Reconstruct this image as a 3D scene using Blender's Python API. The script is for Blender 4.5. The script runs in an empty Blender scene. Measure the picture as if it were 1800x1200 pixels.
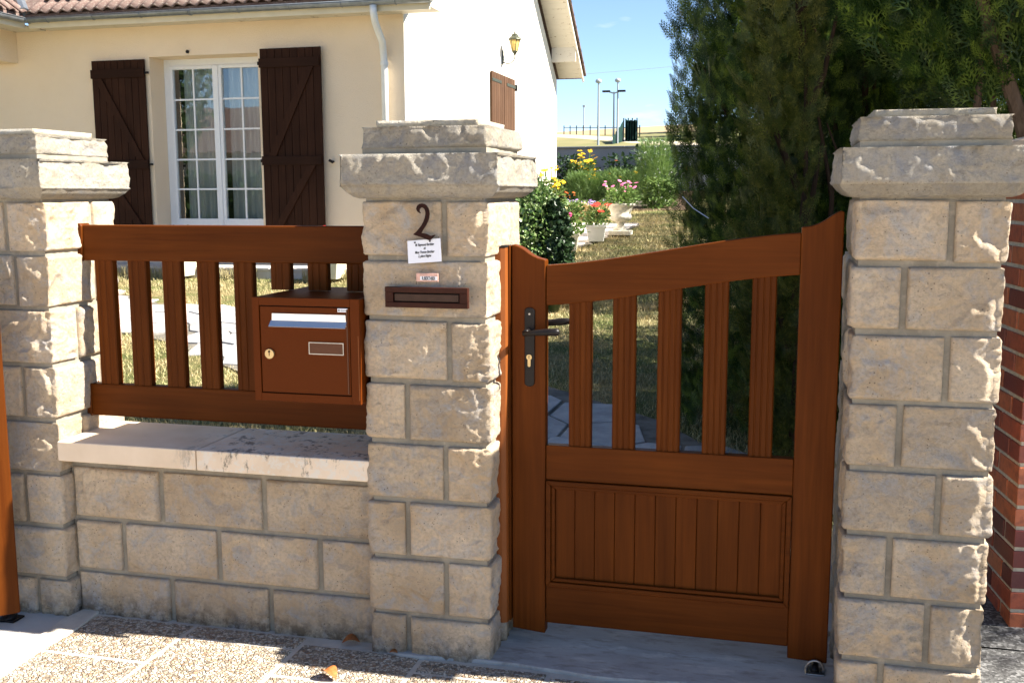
import bpy, math, random
import numpy as np
from mathutils import Vector, Matrix
random.seed(7); RNG = np.random.default_rng(7)
S = bpy.context.scene
COL = S.collection
rad = math.radians

# ------------------------------------------------------------------ camera
EYE = 1.52
def cam_setup():
    yaw, pitch, roll = rad(14.498), rad(8.003), rad(0.21)
    cy, sy, cp, sp = math.cos(yaw), math.sin(yaw), math.cos(pitch), math.sin(pitch)
    f = Vector((-sy*cp, cy*cp, -sp)); r0 = Vector((cy, sy, 0)); d0 = f.cross(r0)
    r = math.cos(roll)*r0 + math.sin(roll)*d0; d = -math.sin(roll)*r0 + math.cos(roll)*d0
    cd = bpy.data.cameras.new('camera'); c = bpy.data.objects.new('camera', cd); COL.objects.link(c)
    m = Matrix((r, -d, -f)).transposed().to_4x4(); m.translation = Vector((0, 0, EYE)); c.matrix_world = m
    cd.sensor_width = 36; cd.lens = 37.0; cd.clip_start = .05; cd.clip_end = 3000
    S.camera = c
cam_setup()

# ------------------------------------------------------------------ sun, sky, exposure
SUN = Vector((1.046, .066, 1.0)).normalized()
sl = bpy.data.lights.new('sun', 'SUN'); sl.energy = 5.0; sl.angle = rad(.5); sl.color = (1, .94, .84)
so = bpy.data.objects.new('sun', sl); COL.objects.link(so)
so.rotation_euler = SUN.to_track_quat('Z', 'Y').to_euler()
W = bpy.data.worlds.new('World'); S.world = W; W.use_nodes = True
wn = W.node_tree; wn.nodes.clear()
sky = wn.nodes.new('ShaderNodeTexSky'); sky.sky_type = 'NISHITA'; sky.sun_disc = False
sky.sun_elevation = math.asin(SUN.z); sky.sun_rotation = math.atan2(SUN.x, SUN.y)
sky.air_density = .68; sky.dust_density = .05; sky.ozone_density = 2.6; sky.altitude = 100
tc = wn.nodes.new('ShaderNodeTexCoord'); mp = wn.nodes.new('ShaderNodeMapping'); mp.inputs['Scale'].default_value = (7, 7, 26)
mp.inputs['Location'].default_value = (1.3, .4, .9)
nz = wn.nodes.new('ShaderNodeTexNoise'); nz.inputs['Scale'].default_value = 1.5; nz.inputs['Detail'].default_value = 6
cr = wn.nodes.new('ShaderNodeValToRGB'); cr.color_ramp.elements[0].position = .60; cr.color_ramp.elements[1].position = .78
cr.color_ramp.elements[1].color = (.55, .55, .55, 1)
mx = wn.nodes.new('ShaderNodeMixRGB'); mx.inputs[2].default_value = (6.5, 6.3, 6.4, 1)
bg = wn.nodes.new('ShaderNodeBackground'); bg.inputs['Strength'].default_value = .068
wo = wn.nodes.new('ShaderNodeOutputWorld')
L = wn.links.new
L(tc.outputs['Generated'], mp.inputs['Vector']); L(mp.outputs[0], nz.inputs['Vector']); L(nz.outputs['Fac'], cr.inputs[0])
L(cr.outputs[0], mx.inputs[0]); L(sky.outputs[0], mx.inputs[1]); L(mx.outputs[0], bg.inputs[0]); L(bg.outputs[0], wo.inputs[0])
S.view_settings.view_transform = 'Standard'; S.view_settings.look = 'None'
S.view_settings.exposure = 1.86; S.view_settings.gamma = 1
S.view_settings.use_curve_mapping = False
S.render.engine = 'CYCLES'
S.cycles.max_bounces = 8; S.cycles.transparent_max_bounces = 16

# ------------------------------------------------------------------ materials
def srgb(r, g, b):
    f = lambda c: (c/255/12.92) if c/255 <= .04045 else ((c/255+.055)/1.055)**2.4
    return (f(r), f(g), f(b), 1)
class Mat:
    def __init__(s, name, rough=.8, spec=.3, coord='Position'):
        s.m = bpy.data.materials.new(name); s.m.use_nodes = True; s.nt = s.m.node_tree
        s.b = s.nt.nodes['Principled BSDF']; s.b.inputs['Roughness'].default_value = rough
        s.b.inputs['Specular IOR Level'].default_value = spec
        if coord == 'Position': s.vec = s.n('ShaderNodeNewGeometry').outputs['Position']
        else: s.vec = s.n('ShaderNodeTexCoord').outputs['Object']
        s.hh = None
    def n(s, t): return s.nt.nodes.new(t)
    def l(s, a, b): s.nt.links.new(a, b)
    def map(s, sc, loc=(0, 0, 0)):
        k = s.n('ShaderNodeMapping'); k.inputs['Scale'].default_value = sc; k.inputs['Location'].default_value = loc
        s.l(s.vec, k.inputs['Vector']); return k.outputs[0]
    def noise(s, scale, detail=4, rough=.55, vec=None, dist=0):
        k = s.n('ShaderNodeTexNoise'); k.inputs['Scale'].default_value = scale; k.inputs['Detail'].default_value = detail
        k.inputs['Roughness'].default_value = rough; k.inputs['Distortion'].default_value = dist
        s.l(vec or s.vec, k.inputs['Vector']); return k.outputs['Fac']
    def vor(s, scale, feature='F1', out='Distance', vec=None, rnd=1):
        k = s.n('ShaderNodeTexVoronoi'); k.feature = feature; k.inputs['Scale'].default_value = scale
        k.inputs['Randomness'].default_value = rnd
        s.l(vec or s.vec, k.inputs['Vector']); return k.outputs[out]
    def ramp(s, fac, stops, interp='LINEAR'):
        k = s.n('ShaderNodeValToRGB'); e = k.color_ramp.elements; k.color_ramp.interpolation = interp
        while len(e) < len(stops): e.new(.5)
        for i, (p, c) in enumerate(stops):
            e[i].position = p
            e[i].color = (c, c, c, 1) if not hasattr(c, '__len__') else (tuple(c)+(1,))[:4]
        s.l(fac, k.inputs[0]); return k.outputs[0]
    def mix(s, fac, a, b, mode='MIX'):
        k = s.n('ShaderNodeMixRGB'); k.blend_type = mode
        for i, v in ((0, fac), (1, a), (2, b)):
            if hasattr(v, 'is_linked'): s.l(v, k.inputs[i])
            elif i == 0: k.inputs[0].default_value = v
            else: k.inputs[i].default_value = (tuple(v)+(1,))[:4] if hasattr(v, '__len__') else (v, v, v, 1)
        return k.outputs[0]
    def math(s, op, a, b=0.0):
        k = s.n('ShaderNodeMath'); k.operation = op
        for i, v in ((0, a), (1, b)):
            if hasattr(v, 'is_linked'): s.l(v, k.inputs[i])
            else: k.inputs[i].default_value = v
        return k.outputs[0]
    def color(s, c):
        if hasattr(c, 'is_linked'): s.l(c, s.b.inputs['Base Color'])
        else: s.b.inputs['Base Color'].default_value = (tuple(c)+(1,))[:4]
        return s
    def rough(s, v): s.l(v, s.b.inputs['Roughness']); return s
    def bump(s, h, strength=.5, dist=.01):
        k = s.n('ShaderNodeBump'); k.inputs['Strength'].default_value = strength; k.inputs['Distance'].default_value = dist
        s.l(h, k.inputs['Height'])
        if s.hh is not None: s.l(s.hh, k.inputs['Normal'])
        s.hh = k.outputs[0]; s.l(s.hh, s.b.inputs['Normal']); return s
    def rand(s):
        return s.n('ShaderNodeObjectInfo').outputs['Random']
    def z(s):
        k = s.n('ShaderNodeSeparateXYZ'); s.l(s.vec, k.inputs[0]); return k.outputs
MT = {}
def plain(name, col, rough=.6, spec=.4, metal=0, var=.12, scale=30, bump=0, coat=0):
    k = Mat(name, rough, spec); n = k.noise(scale, 4)
    d = tuple(c*(1-var) for c in col[:3]); e = tuple(min(1, c*(1+var)) for c in col[:3])
    k.color(k.mix(k.ramp(n, [(.3, 0), (.7, 1)]), d, e)); k.b.inputs['Metallic'].default_value = metal
    k.b.inputs['Coat Weight'].default_value = coat
    if bump: k.bump(n, bump, .004)
    MT[name] = k.m; return k

def stone_mat(name, c1, c2, c3, dirt=1.0, bumps=1.0):
    k = Mat(name, .92, .15)
    base = k.mix(k.ramp(k.noise(5, 5, .6), [(.35, 0), (.68, 1)]), c1, c2)
    base = k.mix(k.ramp(k.noise(11, 6, .68, dist=.9), [(.47, 0), (.66, .9)]), base, c3)
    base = k.mix(k.ramp(k.noise(19, 7, .72, k.map((1, 1, 1.6), (4, 2, 1)), dist=.5), [(.56, 0), (.70, .6)]), base, tuple(c*.52 for c in c1))
    base = k.mix(k.ramp(k.noise(90, 3), [(.36, .5), (.55, 0)]), base, tuple(c*.62 for c in c2))
    pits = k.ramp(k.vor(75), [(.10, 1), (.20, 0)])                       # small fossil holes
    gate = k.ramp(k.noise(14, 3), [(.48, 0), (.6, 1)])
    pm = k.math('MULTIPLY', pits, gate)
    base = k.mix(k.math('MULTIPLY', pm, .75), base, (.10, .07, .045))
    hv = k.n('ShaderNodeHueSaturation'); k.l(base, hv.inputs['Color']); r = k.rand()
    k.l(k.math('ADD', k.math('MULTIPLY', r, .26), .87), hv.inputs['Value']); base = hv.outputs[0]
    z = k.z()['Z']
    low = k.math('MULTIPLY', k.ramp(z, [(.0, 1), (.10, 0)]), k.ramp(k.noise(22, 5, .7), [(.42, 0), (.6, 1)]))
    base = k.mix(k.math('MULTIPLY', low, .8*dirt), base, (.085, .055, .032))
    k.color(base)
    k.bump(k.noise(60, 8, .78), .95*bumps, .016); k.bump(k.noise(210, 4, .7), .6*bumps, .003); k.bump(pm, -.6, .006)
    MT[name] = k.m
stone_mat('limestone', (.53, .395, .255), (.70, .57, .415), (.46, .44, .42))
stone_mat('limestone_pale', (.56, .49, .37), (.66, .59, .46), (.50, .50, .48))
stone_mat('limestone_cap', (.42, .365, .28), (.50, .46, .39), (.32, .32, .325), bumps=1.1)

k = Mat('mortar', .95, .1); n = k.noise(9, 5)
k.color(k.mix(k.ramp(n, [(.3, 0), (.7, 1)]), (.26, .235, .19), (.35, .32, .265))); k.color(k.mix(k.ramp(k.noise(38, 6, .7), [(.52, 0), (.66, .5)]), k.mix(k.ramp(n, [(.3, 0), (.7, 1)]), (.22, .195, .155), (.33, .30, .24)), (.40, .35, .28))); k.bump(k.noise(30, 6, .7), .8, .006); k.bump(k.noise(140, 5), .6, .003); MT['mortar'] = k.m

k = Mat('coping_concrete', .85, .2)
b = k.mix(k.ramp(k.noise(6, 5), [(.3, 0), (.7, 1)]), (.68, .54, .385), (.80, .66, .50))
st = k.math('MULTIPLY', k.ramp(k.noise(7, 6, .7, k.map((1, 1, .35))), [(.52, 0), (.62, 1)]), k.ramp(k.z()['X'], [(.0, 0), (.001, 0)]))
g = k.n('ShaderNodeSeparateXYZ'); k.l(k.vec, g.inputs[0])
right = k.ramp(k.math('ADD', g.outputs['X'], 2.5), [(.45, 0), (.62, 1)])
lich = k.math('MULTIPLY', k.ramp(k.noise(26, 7, .75), [(.50, 0), (.57, 1)]), right)
b = k.mix(k.math('MULTIPLY', lich, .6), b, (.70, .68, .62))
drk = k.math('MULTIPLY', k.ramp(k.noise(16, 6, .75, k.map((1.2, 1, .45), (3, 1, 2))), [(.54, 0), (.62, 1)]), right)
b = k.mix(k.math('MULTIPLY', drk, .85), b, (.12, .10, .08))
k.color(b); k.bump(k.noise(60, 5), .25, .004); MT['coping_concrete'] = k.m

def wood_mat(name, dark, light, axis, rough=.38, coat=.25, bump=.12):
    k = Mat(name, rough, .07)
    sc = {'v': (55, 55, 2.2), 'h': (2.2, 55, 55), 'y': (55, 2.2, 55)}[axis]
    v = k.map(sc, (random.random()*9, 0, random.random()*9))
    g1 = k.noise(1.0, 6, .65, v, .4)
    g2 = k.noise(2.4, 3, .5)
    c = k.mix(k.ramp(g1, [(.28, 0), (.72, 1)]), dark, light)
    c = k.mix(k.ramp(g2, [(.35, 0), (.7, .45)]), c, tuple(a*.72 for a in dark))
    hv = k.n('ShaderNodeHueSaturation'); k.l(c, hv.inputs['Color']); k.l(k.math('ADD', k.math('MULTIPLY', k.rand(), .22), .89), hv.inputs['Value'])
    k.color(hv.outputs[0]); k.b.inputs['Coat Weight'].default_value = coat; k.b.inputs['Coat Roughness'].default_value = .35
    k.bump(g1, bump, .002); k.bump(k.noise(160, 3), .05, .001); MT[name] = k.m
wood_mat('gate_wood_v', (.070, .0160, .0015), (.125, .0330, .0040), 'v', .45, 0)
wood_mat('gate_wood_h', (.070, .0160, .0015), (.125, .0330, .0040), 'h', .45, 0)
wood_mat('shutter_wood', (.026, .010, .0055), (.052, .021, .011), 'v', .6, 0, .4)
wood_mat('shutter_wood_h', (.020, .0085, .005), (.04, .0165, .009), 'h', .6, 0, .4)
wood_mat('side_shutter_wood', (.085, .044, .024), (.12, .068, .040), 'v', .6, 0, .3)
wood_mat('bark', (.10, .062, .038), (.22, .145, .095), 'v', .9, 0, .8)
wood_mat('bark_dark', (.035, .022, .014), (.08, .05, .032), 'v', .9, 0, .8)

k = Mat('render_cream', .9, .1)
b = k.mix(k.ramp(k.noise(1.3, 4), [(.3, 0), (.7, 1)]), (.80, .64, .455), (.85, .695, .51))
k.color(b); k.bump(k.noise(75, 5, .65), .6, .014); MT['render_cream'] = k.m
k = Mat('render_white', .9, .1)
b = k.mix(k.ramp(k.noise(1.3, 4), [(.3, 0), (.7, 1)]), (.74, .68, .57), (.78, .73, .63))
k.color(b); k.bump(k.noise(75, 5, .65), .3, .012); MT['render_white'] = k.m
k = Mat('garden_wall_render', .9, .1)
b = k.mix(k.ramp(k.noise(1.1, 5), [(.3, 0), (.7, 1)]), (.34, .325, .32), (.40, .39, .385)); k.color(b); MT['garden_wall_render'] = k.m
k = Mat('peeling_paint', .7, .2)
pe = k.ramp(k.noise(9, 7, .75, k.map((1, .35, 3))), [(.61, 0), (.64, 1)])
k.color(k.mix(pe, (.62, .57, .48), (.26, .19, .13))); k.bump(pe, -.3, .004); MT['peeling_paint'] = k.m
plain('pvc_white', (.78, .79, .80), .35, .5, var=.02)
plain('fascia_cream', (.68, .60, .44), .5, .3, var=.06, scale=5)
plain('downpipe_white', (.76, .75, .70), .4, .4, var=.05, scale=6)
plain('zinc', (.22, .24, .26), .38, .5, metal=.6, var=.2, scale=12)
plain('dark_iron', (.010, .008, .008), .38, .2, var=.3)
plain('number_iron', (.022, .006, .004), .5, .1, var=.3, scale=60)
plain('slot_brown', (.040, .012, .007), .5, .12, var=.2)
plain('slot_flap', (.05, .026, .018), .4, .15, var=.2)
plain('brass', (.50, .38, .20), .4, .5, metal=.9, var=.1)
plain('steel', (.35, .33, .31), .35, .5, metal=.9, var=.2)
plain('plastic_white', (.8, .81, .85), .3, .5, var=.02)
plain('ink', (.015, .015, .02), .6, .3, var=.05)
plain('ink_grey', (.12, .13, .16), .6, .3, var=.05)
plain('tape_pink', (.60, .36, .29), .5, .3, var=.2, scale=80)
plain('mailbox_paint', (.100, .0205, .0015), .45, .08, var=.05, scale=200, coat=0)
plain('mailbox_edge', (.09, .026, .007), .4, .3, var=.05, scale=200)
plain('strike_paint', (.20, .058, .012), .4, .2, var=.08, scale=8)
plain('black_gap', (.012, .010, .009), .8, .1, var=.1)
plain('aluminium', (.84, .82, .80), .38, .5, metal=1, var=.02)
plain('lamp_metal', (.06, .065, .04), .5, .5, metal=.4, var=.3)
plain('net_green', (.004, .026, .02), .8, .2, var=.25, scale=3)
plain('lamp_post_grey', (.30, .33, .36), .5, .4, var=.08)
plain('planter_white', (.72, .70, .64), .6, .3, var=.06, scale=14)
plain('planter_cream', (.62, .58, .44), .6, .3, var=.06, scale=14)
plain('urn_stone', (.66, .60, .49), .85, .2, var=.22, scale=22, bump=.4)
plain('cap_beige', (.62, .47, .33), .85, .2, var=.08, scale=14)
plain('soil', (.085, .058, .038), .95, .1, var=.4, scale=20, bump=.8)
plain('dead_leaf', (.34, .12, .035), .7, .2, var=.35, scale=90)
plain('terrace_slab', (.52, .47, .43), .85, .2, var=.14, scale=8)
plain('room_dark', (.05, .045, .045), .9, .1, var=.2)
k = Mat('roof_tile', .85, .25, 'Object')
b = k.mix(k.ramp(k.noise(9, 5, .7), [(.35, 0), (.7, 1)]), (.12, .072, .06), (.21, .15, .125))
b = k.mix(k.ramp(k.noise(30, 5, .75), [(.55, 0), (.68, .8)]), b, (.36, .33, .27)); k.color(b); k.bump(k.noise(60, 5), .6, .01); MT['roof_tile'] = k.m
k = Mat('threshold_concrete', .8, .3)
b = k.mix(k.ramp(k.noise(3.5, 6, .6, k.map((1, 3, 1))), [(.3, 0), (.7, 1)]), (.26, .25, .245), (.42, .415, .40))
b = k.mix(k.ramp(k.noise(9, 7, .72, k.map((1, 3, 1))), [(.50, 0), (.64, .75)]), b, (.15, .13, .11))
b = k.mix(k.ramp(k.noise(5, 7, .7, k.map((1, 2.5, 1), (5, 1, 0))), [(.55, 0), (.63, .6)]), b, (.56, .52, .46))
k.color(k.mix(.18, b, (.62, .55, .45))); k.bump(k.noise(70, 5), .3, .004); MT['threshold_concrete'] = k.m
k = Mat('apron_concrete', .85, .3)
b = k.mix(k.ramp(k.noise(3.5, 6, .6), [(.3, 0), (.7, 1)]), (.40, .37, .33), (.50, .47, .43)); k.color(b); k.bump(k.noise(70, 5), .3, .004); MT['apron_concrete'] = k.m
k = Mat('slab_joint', .9, .2)
b = k.mix(k.ramp(k.noise(9, 6, .6), [(.3, 0), (.7, 1)]), (.40, .36, .30), (.56, .51, .43)); k.color(b); k.bump(k.noise(90, 5), .5, .004); MT['slab_joint'] = k.m
def pebbles(name, sc):
    k = Mat(name, .75, .3)
    v = k.map((1, 1, 1)); nv = k.n('ShaderNodeMixRGB'); nv.inputs[0].default_value = .006
    w = k.n('ShaderNodeTexNoise'); w.inputs['Scale'].default_value = 60; k.l(v, w.inputs['Vector']); k.l(v, nv.inputs[1]); k.l(w.outputs['Color'], nv.inputs[2])
    vv = nv.outputs[0]
    d = k.vor(sc, vec=vv); c = k.vor(sc, out='Color', vec=vv); e = k.vor(sc, 'DISTANCE_TO_EDGE', vec=vv)
    sp = k.n('ShaderNodeSeparateColor'); k.l(c, sp.inputs[0])
    col = k.ramp(sp.outputs[0], [(0, (.24, .19, .14)), (.10, (.48, .37, .25)), (.34, (.66, .56, .43)), (.6, (.72, .64, .52)), (.82, (.40, .25, .15)), (.88, (.50, .42, .33)), (1, (.66, .62, .55))], 'CONSTANT')
    col = k.mix(k.ramp(e, [(.0, 1), (.10, 0)]), col, (.22, .18, .14))
    d2 = k.vor(sc*2.6, 'DISTANCE_TO_EDGE', vec=vv); col = k.mix(k.ramp(d2, [(0, .45), (.08, 0)]), col, (.20, .16, .12))
    k.color(col); k.bump(k.ramp(e, [(0, 0), (.22, 1)]), 1.0, .007); k.bump(k.noise(300, 3), .3, .002); MT[name] = k.m
pebbles('washed_gravel', 84)
k = Mat('asphalt', .8, .35)
c = k.vor(120, out='Color'); sp = k.n('ShaderNodeSeparateColor'); k.l(c, sp.inputs[0])
k.color(k.ramp(sp.outputs[0], [(0, .035), (.5, .075), (.8, .13), (1, .22)])); k.bump(k.vor(120), -.9, .008); MT['asphalt'] = k.m
plain('pale_gravel', (.64, .54, .42), .9, .1, var=.15, scale=20)
k = Mat('flagstone', .8, .3)
hv = k.n('ShaderNodeHueSaturation'); k.l(k.mix(k.ramp(k.noise(6, 6, .65), [(.35, 0), (.7, 1)]), (.30, .29, .28), (.47, .455, .43)), hv.inputs['Color'])
k.l(k.math('ADD', k.math('MULTIPLY', k.rand(), .4), .8), hv.inputs['Value']); k.color(hv.outputs[0]); k.bump(k.noise(25, 6, .7), .5, .02); MT['flagstone'] = k.m
plain('path_joint', (.16, .145, .12), .95, .1, var=.35, scale=12, bump=.4)
k = Mat('lawn_soil', .95, .1)
b = k.mix(k.ramp(k.noise(1.6, 5, .65), [(.38, 0), (.6, 1)]), (.30, .245, .115), (.11, .14, .04))
b = k.mix(k.ramp(k.noise(40, 5, .7), [(.45, 0), (.65, .6)]), b, (.13, .10, .05)); k.color(b); k.bump(k.noise(60, 5, .7), 1, .03); MT['lawn_soil'] = k.m
k = Mat('grass_blade', .6, .2)
b = k.mix(k.ramp(k.noise(1.6, 5, .65), [(.42, 0), (.66, 1)]), (.48, .365, .20), (.13, .17, .045))
b = k.mix(k.ramp(k.noise(55, 3), [(.4, 0), (.6, .8)]), b, (.50, .43, .22)); k.color(b); MT['grass_blade'] = k.m
k = Mat('field_ground', .95, .1)
o = k.z(); yy = o['Y']
b = k.mix(k.ramp(k.noise(.05, 5, .6, k.map((1, .25, 1))), [(.4, 0), (.6, 1)]), (.29, .235, .125), (.13, .145, .055))
far = k.ramp(k.math('DIVIDE', yy, 200), [(.46, 0), (.50, 1)]); b = k.mix(far, b, (.33, .26, .15))
# pale farm track crossing the slope
tr = k.math('ABSOLUTE', k.math('SUBTRACT', k.math('ADD', yy, k.math('MULTIPLY', o['X'], 2.2)), 52))
b = k.mix(k.ramp(k.math('DIVIDE', tr, 20), [(.16, 1), (.2, 0)]), b, (.58, .50, .37))
k.color(b); MT['field_ground'] = k.m
def leaf_mat(name, dark, mid, light, sc=3, rough=.5, trans=.25, fine=40, spec=.3):
    k = Mat(name, rough, spec)
    c = k.mix(k.ramp(k.noise(sc, 4), [(.35, 0), (.65, 1)]), dark, mid)
    c = k.mix(k.ramp(k.noise(fine, 3), [(.48, 0), (.64, .95)]), c, light); k.color(c)
    if trans:
        t = k.n('ShaderNodeBsdfTranslucent'); k.l(c, t.inputs['Color']); mxs = k.n('ShaderNodeMixShader'); mxs.inputs[0].default_value = trans
        out = k.nt.nodes['Material Output']; k.l(k.b.outputs[0], mxs.inputs[1]); k.l(t.outputs[0], mxs.inputs[2]); k.l(mxs.outputs[0], out.inputs['Surface'])
    MT[name] = k.m
leaf_mat('thuja_leaf', (.012, .034, .004), (.032, .070, .008), (.15, .21, .025), 3.5, fine=14)  # light tone varies the fronds and stands in for sunlit tips
leaf_mat('thuja_leaf_yellow', (.045, .06, .009), (.07, .085, .013), (.15, .15, .025), 3)
leaf_mat('shrub_leaf', (.05, .11, .022), (.12, .21, .045), (.36, .42, .20), 8, .28, .15, spec=.6)
leaf_mat('shade_toned_leaf', (.018, .04, .014), (.03, .06, .02), (.05, .09, .04), 8, .35, .1, spec=.5)  # shade put into the leaf colour; also fills shrub and hedge cores
leaf_mat('plant_leaf', (.06, .12, .03), (.11, .19, .045), (.22, .28, .08), 6)
leaf_mat('fern_leaf', (.09, .17, .04), (.15, .25, .06), (.25, .33, .10), 6)
leaf_mat('rose_leaf', (.018, .04, .016), (.03, .065, .022), (.05, .09, .03), 6)
leaf_mat('street_tree_leaf', (.02, .05, .015), (.04, .08, .02), (.08, .12, .03), 3)
for nm, c in (('petal_yellow', (.85, .52, .02)), ('petal_red', (.80, .03, .02)), ('petal_pink', (.82, .20, .42)), ('petal_magenta', (.75, .06, .25)),
              ('petal_violet', (.42, .25, .62)), ('petal_white', (.8, .78, .8)), ('flower_eye', (.10, .04, .015)), ('petal_orange', (.55, .12, .02))):
    plain(nm, c, .6, .2, var=.15, scale=60)
k = Mat('brick', .42, .45)
hv = k.n('ShaderNodeValToRGB'); e = hv.color_ramp.elements; hv.color_ramp.interpolation = 'CONSTANT'
cols = [(.36, .085, .04), (.15, .03, .024), (.44, .13, .055), (.22, .05, .03), (.33, .08, .04), (.11, .028, .026), (.42, .12, .05)]
while len(e) < len(cols): e.new(.5)
for i, c in enumerate(cols): e[i].position = i/len(cols); e[i].color = c+(1,)
k.l(k.rand(), hv.inputs[0]); c = k.mix(k.ramp(k.noise(30, 5, .6), [(.45, 0), (.7, .7)]), hv.outputs[0], (.12, .035, .028))
k.color(c); k.bump(k.noise(90, 5), .35, .004); MT['brick'] = k.m
plain('brick_joint', (.46, .41, .32), .95, .1, var=.2, scale=50, bump=.5)
# window glass, lamp glass, curtain
k = Mat('window_glass', .02, .5); nt = k.nt; nt.nodes.remove(k.b)
tr_ = k.n('ShaderNodeBsdfTransparent'); tr_.inputs[0].default_value = (.92, .94, .93, 1); gl = k.n('ShaderNodeBsdfGlossy'); gl.inputs['Roughness'].default_value = .015
fr = k.n('ShaderNodeFresnel'); fr.inputs['IOR'].default_value = 1.5; ad = k.math('ADD', k.math('MULTIPLY', fr.outputs[0], 1.6), .05)
bm = k.n('ShaderNodeBump'); bm.inputs['Strength'].default_value = .02; bm.inputs['Distance'].default_value = .02; k.l(k.noise(3, 2), bm.inputs['Height']); k.l(bm.outputs[0], gl.inputs['Normal'])
ms = k.n('ShaderNodeMixShader'); k.l(ad, ms.inputs[0]); k.l(tr_.outputs[0], ms.inputs[1]); k.l(gl.outputs[0], ms.inputs[2]); k.l(ms.outputs[0], nt.nodes['Material Output'].inputs['Surface']); MT['window_glass'] = k.m
k = Mat('lantern_glass', .3, .5); k.color((.85, .62, .22)); k.b.inputs['Transmission Weight'].default_value = .55; k.b.inputs['IOR'].default_value = 1.1; MT['lantern_glass'] = k.m
k = Mat('voile', .9, .1); k.color((.88, .90, .88)); t = k.n('ShaderNodeBsdfTranslucent'); t.inputs['Color'].default_value = (.6, .6, .6, 1)
m2 = k.n('ShaderNodeMixShader'); m2.inputs[0].default_value = .4; k.l(k.b.outputs[0], m2.inputs[1]); k.l(t.outputs[0], m2.inputs[2]); k.l(m2.outputs[0], k.nt.nodes['Material Output'].inputs['Surface']); MT['voile'] = k.m
k = Mat('laminate', .25, .5); k.color((.70, .73, .82)); k.b.inputs['Coat Weight'].default_value = .5; MT['laminate'] = k.m

# ------------------------------------------------------------------ mesh helpers
ORG = {}
class MB:
    def __init__(s): s.v = []; s.f = []; s.mi = []; s.cur = 0
    def add(s, vs, fs):
        o = len(s.v); s.v += [tuple(v) for v in vs]; s.f += [tuple(i+o for i in f) for f in fs]; s.mi += [s.cur]*len(fs); return s
    def box(s, x0, x1, y0, y1, z0, z1):
        return s.add([(x0, y0, z0), (x1, y0, z0), (x1, y1, z0), (x0, y1, z0), (x0, y0, z1), (x1, y0, z1), (x1, y1, z1), (x0, y1, z1)],
                     [(0, 3, 2, 1), (4, 5, 6, 7), (0, 1, 5, 4), (1, 2, 6, 5), (2, 3, 7, 6), (3, 0, 4, 7)])
    def prism(s, pts, y0, y1):            # outline in XZ, counter-clockwise seen from -Y, extruded in Y
        n = len(pts); vs = [(x, y0, z) for x, z in pts]+[(x, y1, z) for x, z in pts]
        fs = [tuple(range(n)), tuple(range(2*n-1, n-1, -1))]+[(i, i+n, (i+1) % n+n, (i+1) % n) for i in range(n)]
        return s.add(vs, fs)
    def prism_z(s, pts, z0, z1):          # outline in XY (ccw from above)
        n = len(pts); vs = [(x, y, z0) for x, y in pts]+[(x, y, z1) for x, y in pts]
        fs = [tuple(range(n-1, -1, -1)), tuple(range(n, 2*n))]+[(i, (i+1) % n, (i+1) % n+n, i+n) for i in range(n)]
        return s.add(vs, fs)
    def tube(s, pts, r, n=8, caps=True):
        P = [Vector(p) for p in pts]; R = r if hasattr(r, '__len__') else [r]*len(P); rings = []
        up = Vector((0, 0, 1)); prev = None; vs = []
        for i, p in enumerate(P):
            t = (P[min(i+1, len(P)-1)]-P[max(i-1, 0)]).normalized()
            if prev is None: a = t.cross(up) if abs(t.z) < .9 else t.cross(Vector((0, 1, 0)))
            else: a = prev-t*prev.dot(t)
            a.normalize(); prev = a; b = t.cross(a)
            for j in range(n):
                q = 2*math.pi*j/n; vs.append(p+(a*math.cos(q)+b*math.sin(q))*R[i])
        fs = []
        for i in range(len(P)-1):
            for j in range(n): fs.append((i*n+j, i*n+(j+1) % n, (i+1)*n+(j+1) % n, (i+1)*n+j))
        if caps: fs.append(tuple(range(n-1, -1, -1))); fs.append(tuple(range((len(P)-1)*n, len(P)*n)))
        return s.add(vs, fs)
    def lathe(s, c, prof, n=24, squash=1):  # prof [(r,z)]
        vs = []; fs = []
        for r, z in prof:
            for j in range(n):
                q = 2*math.pi*j/n; vs.append((c[0]+r*math.cos(q), c[1]+r*math.sin(q)*squash, c[2]+z))
        for i in range(len(prof)-1):
            for j in range(n): fs.append((i*n+j, i*n+(j+1) % n, (i+1)*n+(j+1) % n, (i+1)*n+j))
        fs.append(tuple(range(n-1, -1, -1))); fs.append(tuple(range((len(prof)-1)*n, len(prof)*n)))
        return s.add(vs, fs)
    def build(s, name, mats, parent=None, bevel=0, smooth=False, seg=2):
        return mk(name, s.v, s.f, mats, parent, bevel, smooth, seg, s.mi)
def mk(name, v, f, mats, parent=None, bevel=0, smooth=False, seg=2, mi=None):
    me = bpy.data.meshes.new(name); org = ORG.get(parent.name, Vector()) if parent else Vector()
    v = np.asarray(v, dtype=float)-np.array(org)
    me.from_pydata(v.tolist(), [], f if isinstance(f, list) else f.tolist())
    for m in (mats if isinstance(mats, (list, tuple)) else [mats]): me.materials.append(MT[m])
    if mi is not None and isinstance(mats, (list, tuple)): me.polygons.foreach_set('material_index', mi)
    if smooth: me.polygons.foreach_set('use_smooth', [True]*len(me.polygons))
    me.update(); o = bpy.data.objects.new(name, me); COL.objects.link(o)
    if parent: o.parent = parent; ORG[o.name] = org
    if bevel:
        b = o.modifiers.new('bevel', 'BEVEL'); b.width = bevel; b.segments = seg; b.limit_method = 'ANGLE'; b.angle_limit = rad(40)
        b.harden_normals = False
    return o
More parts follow.
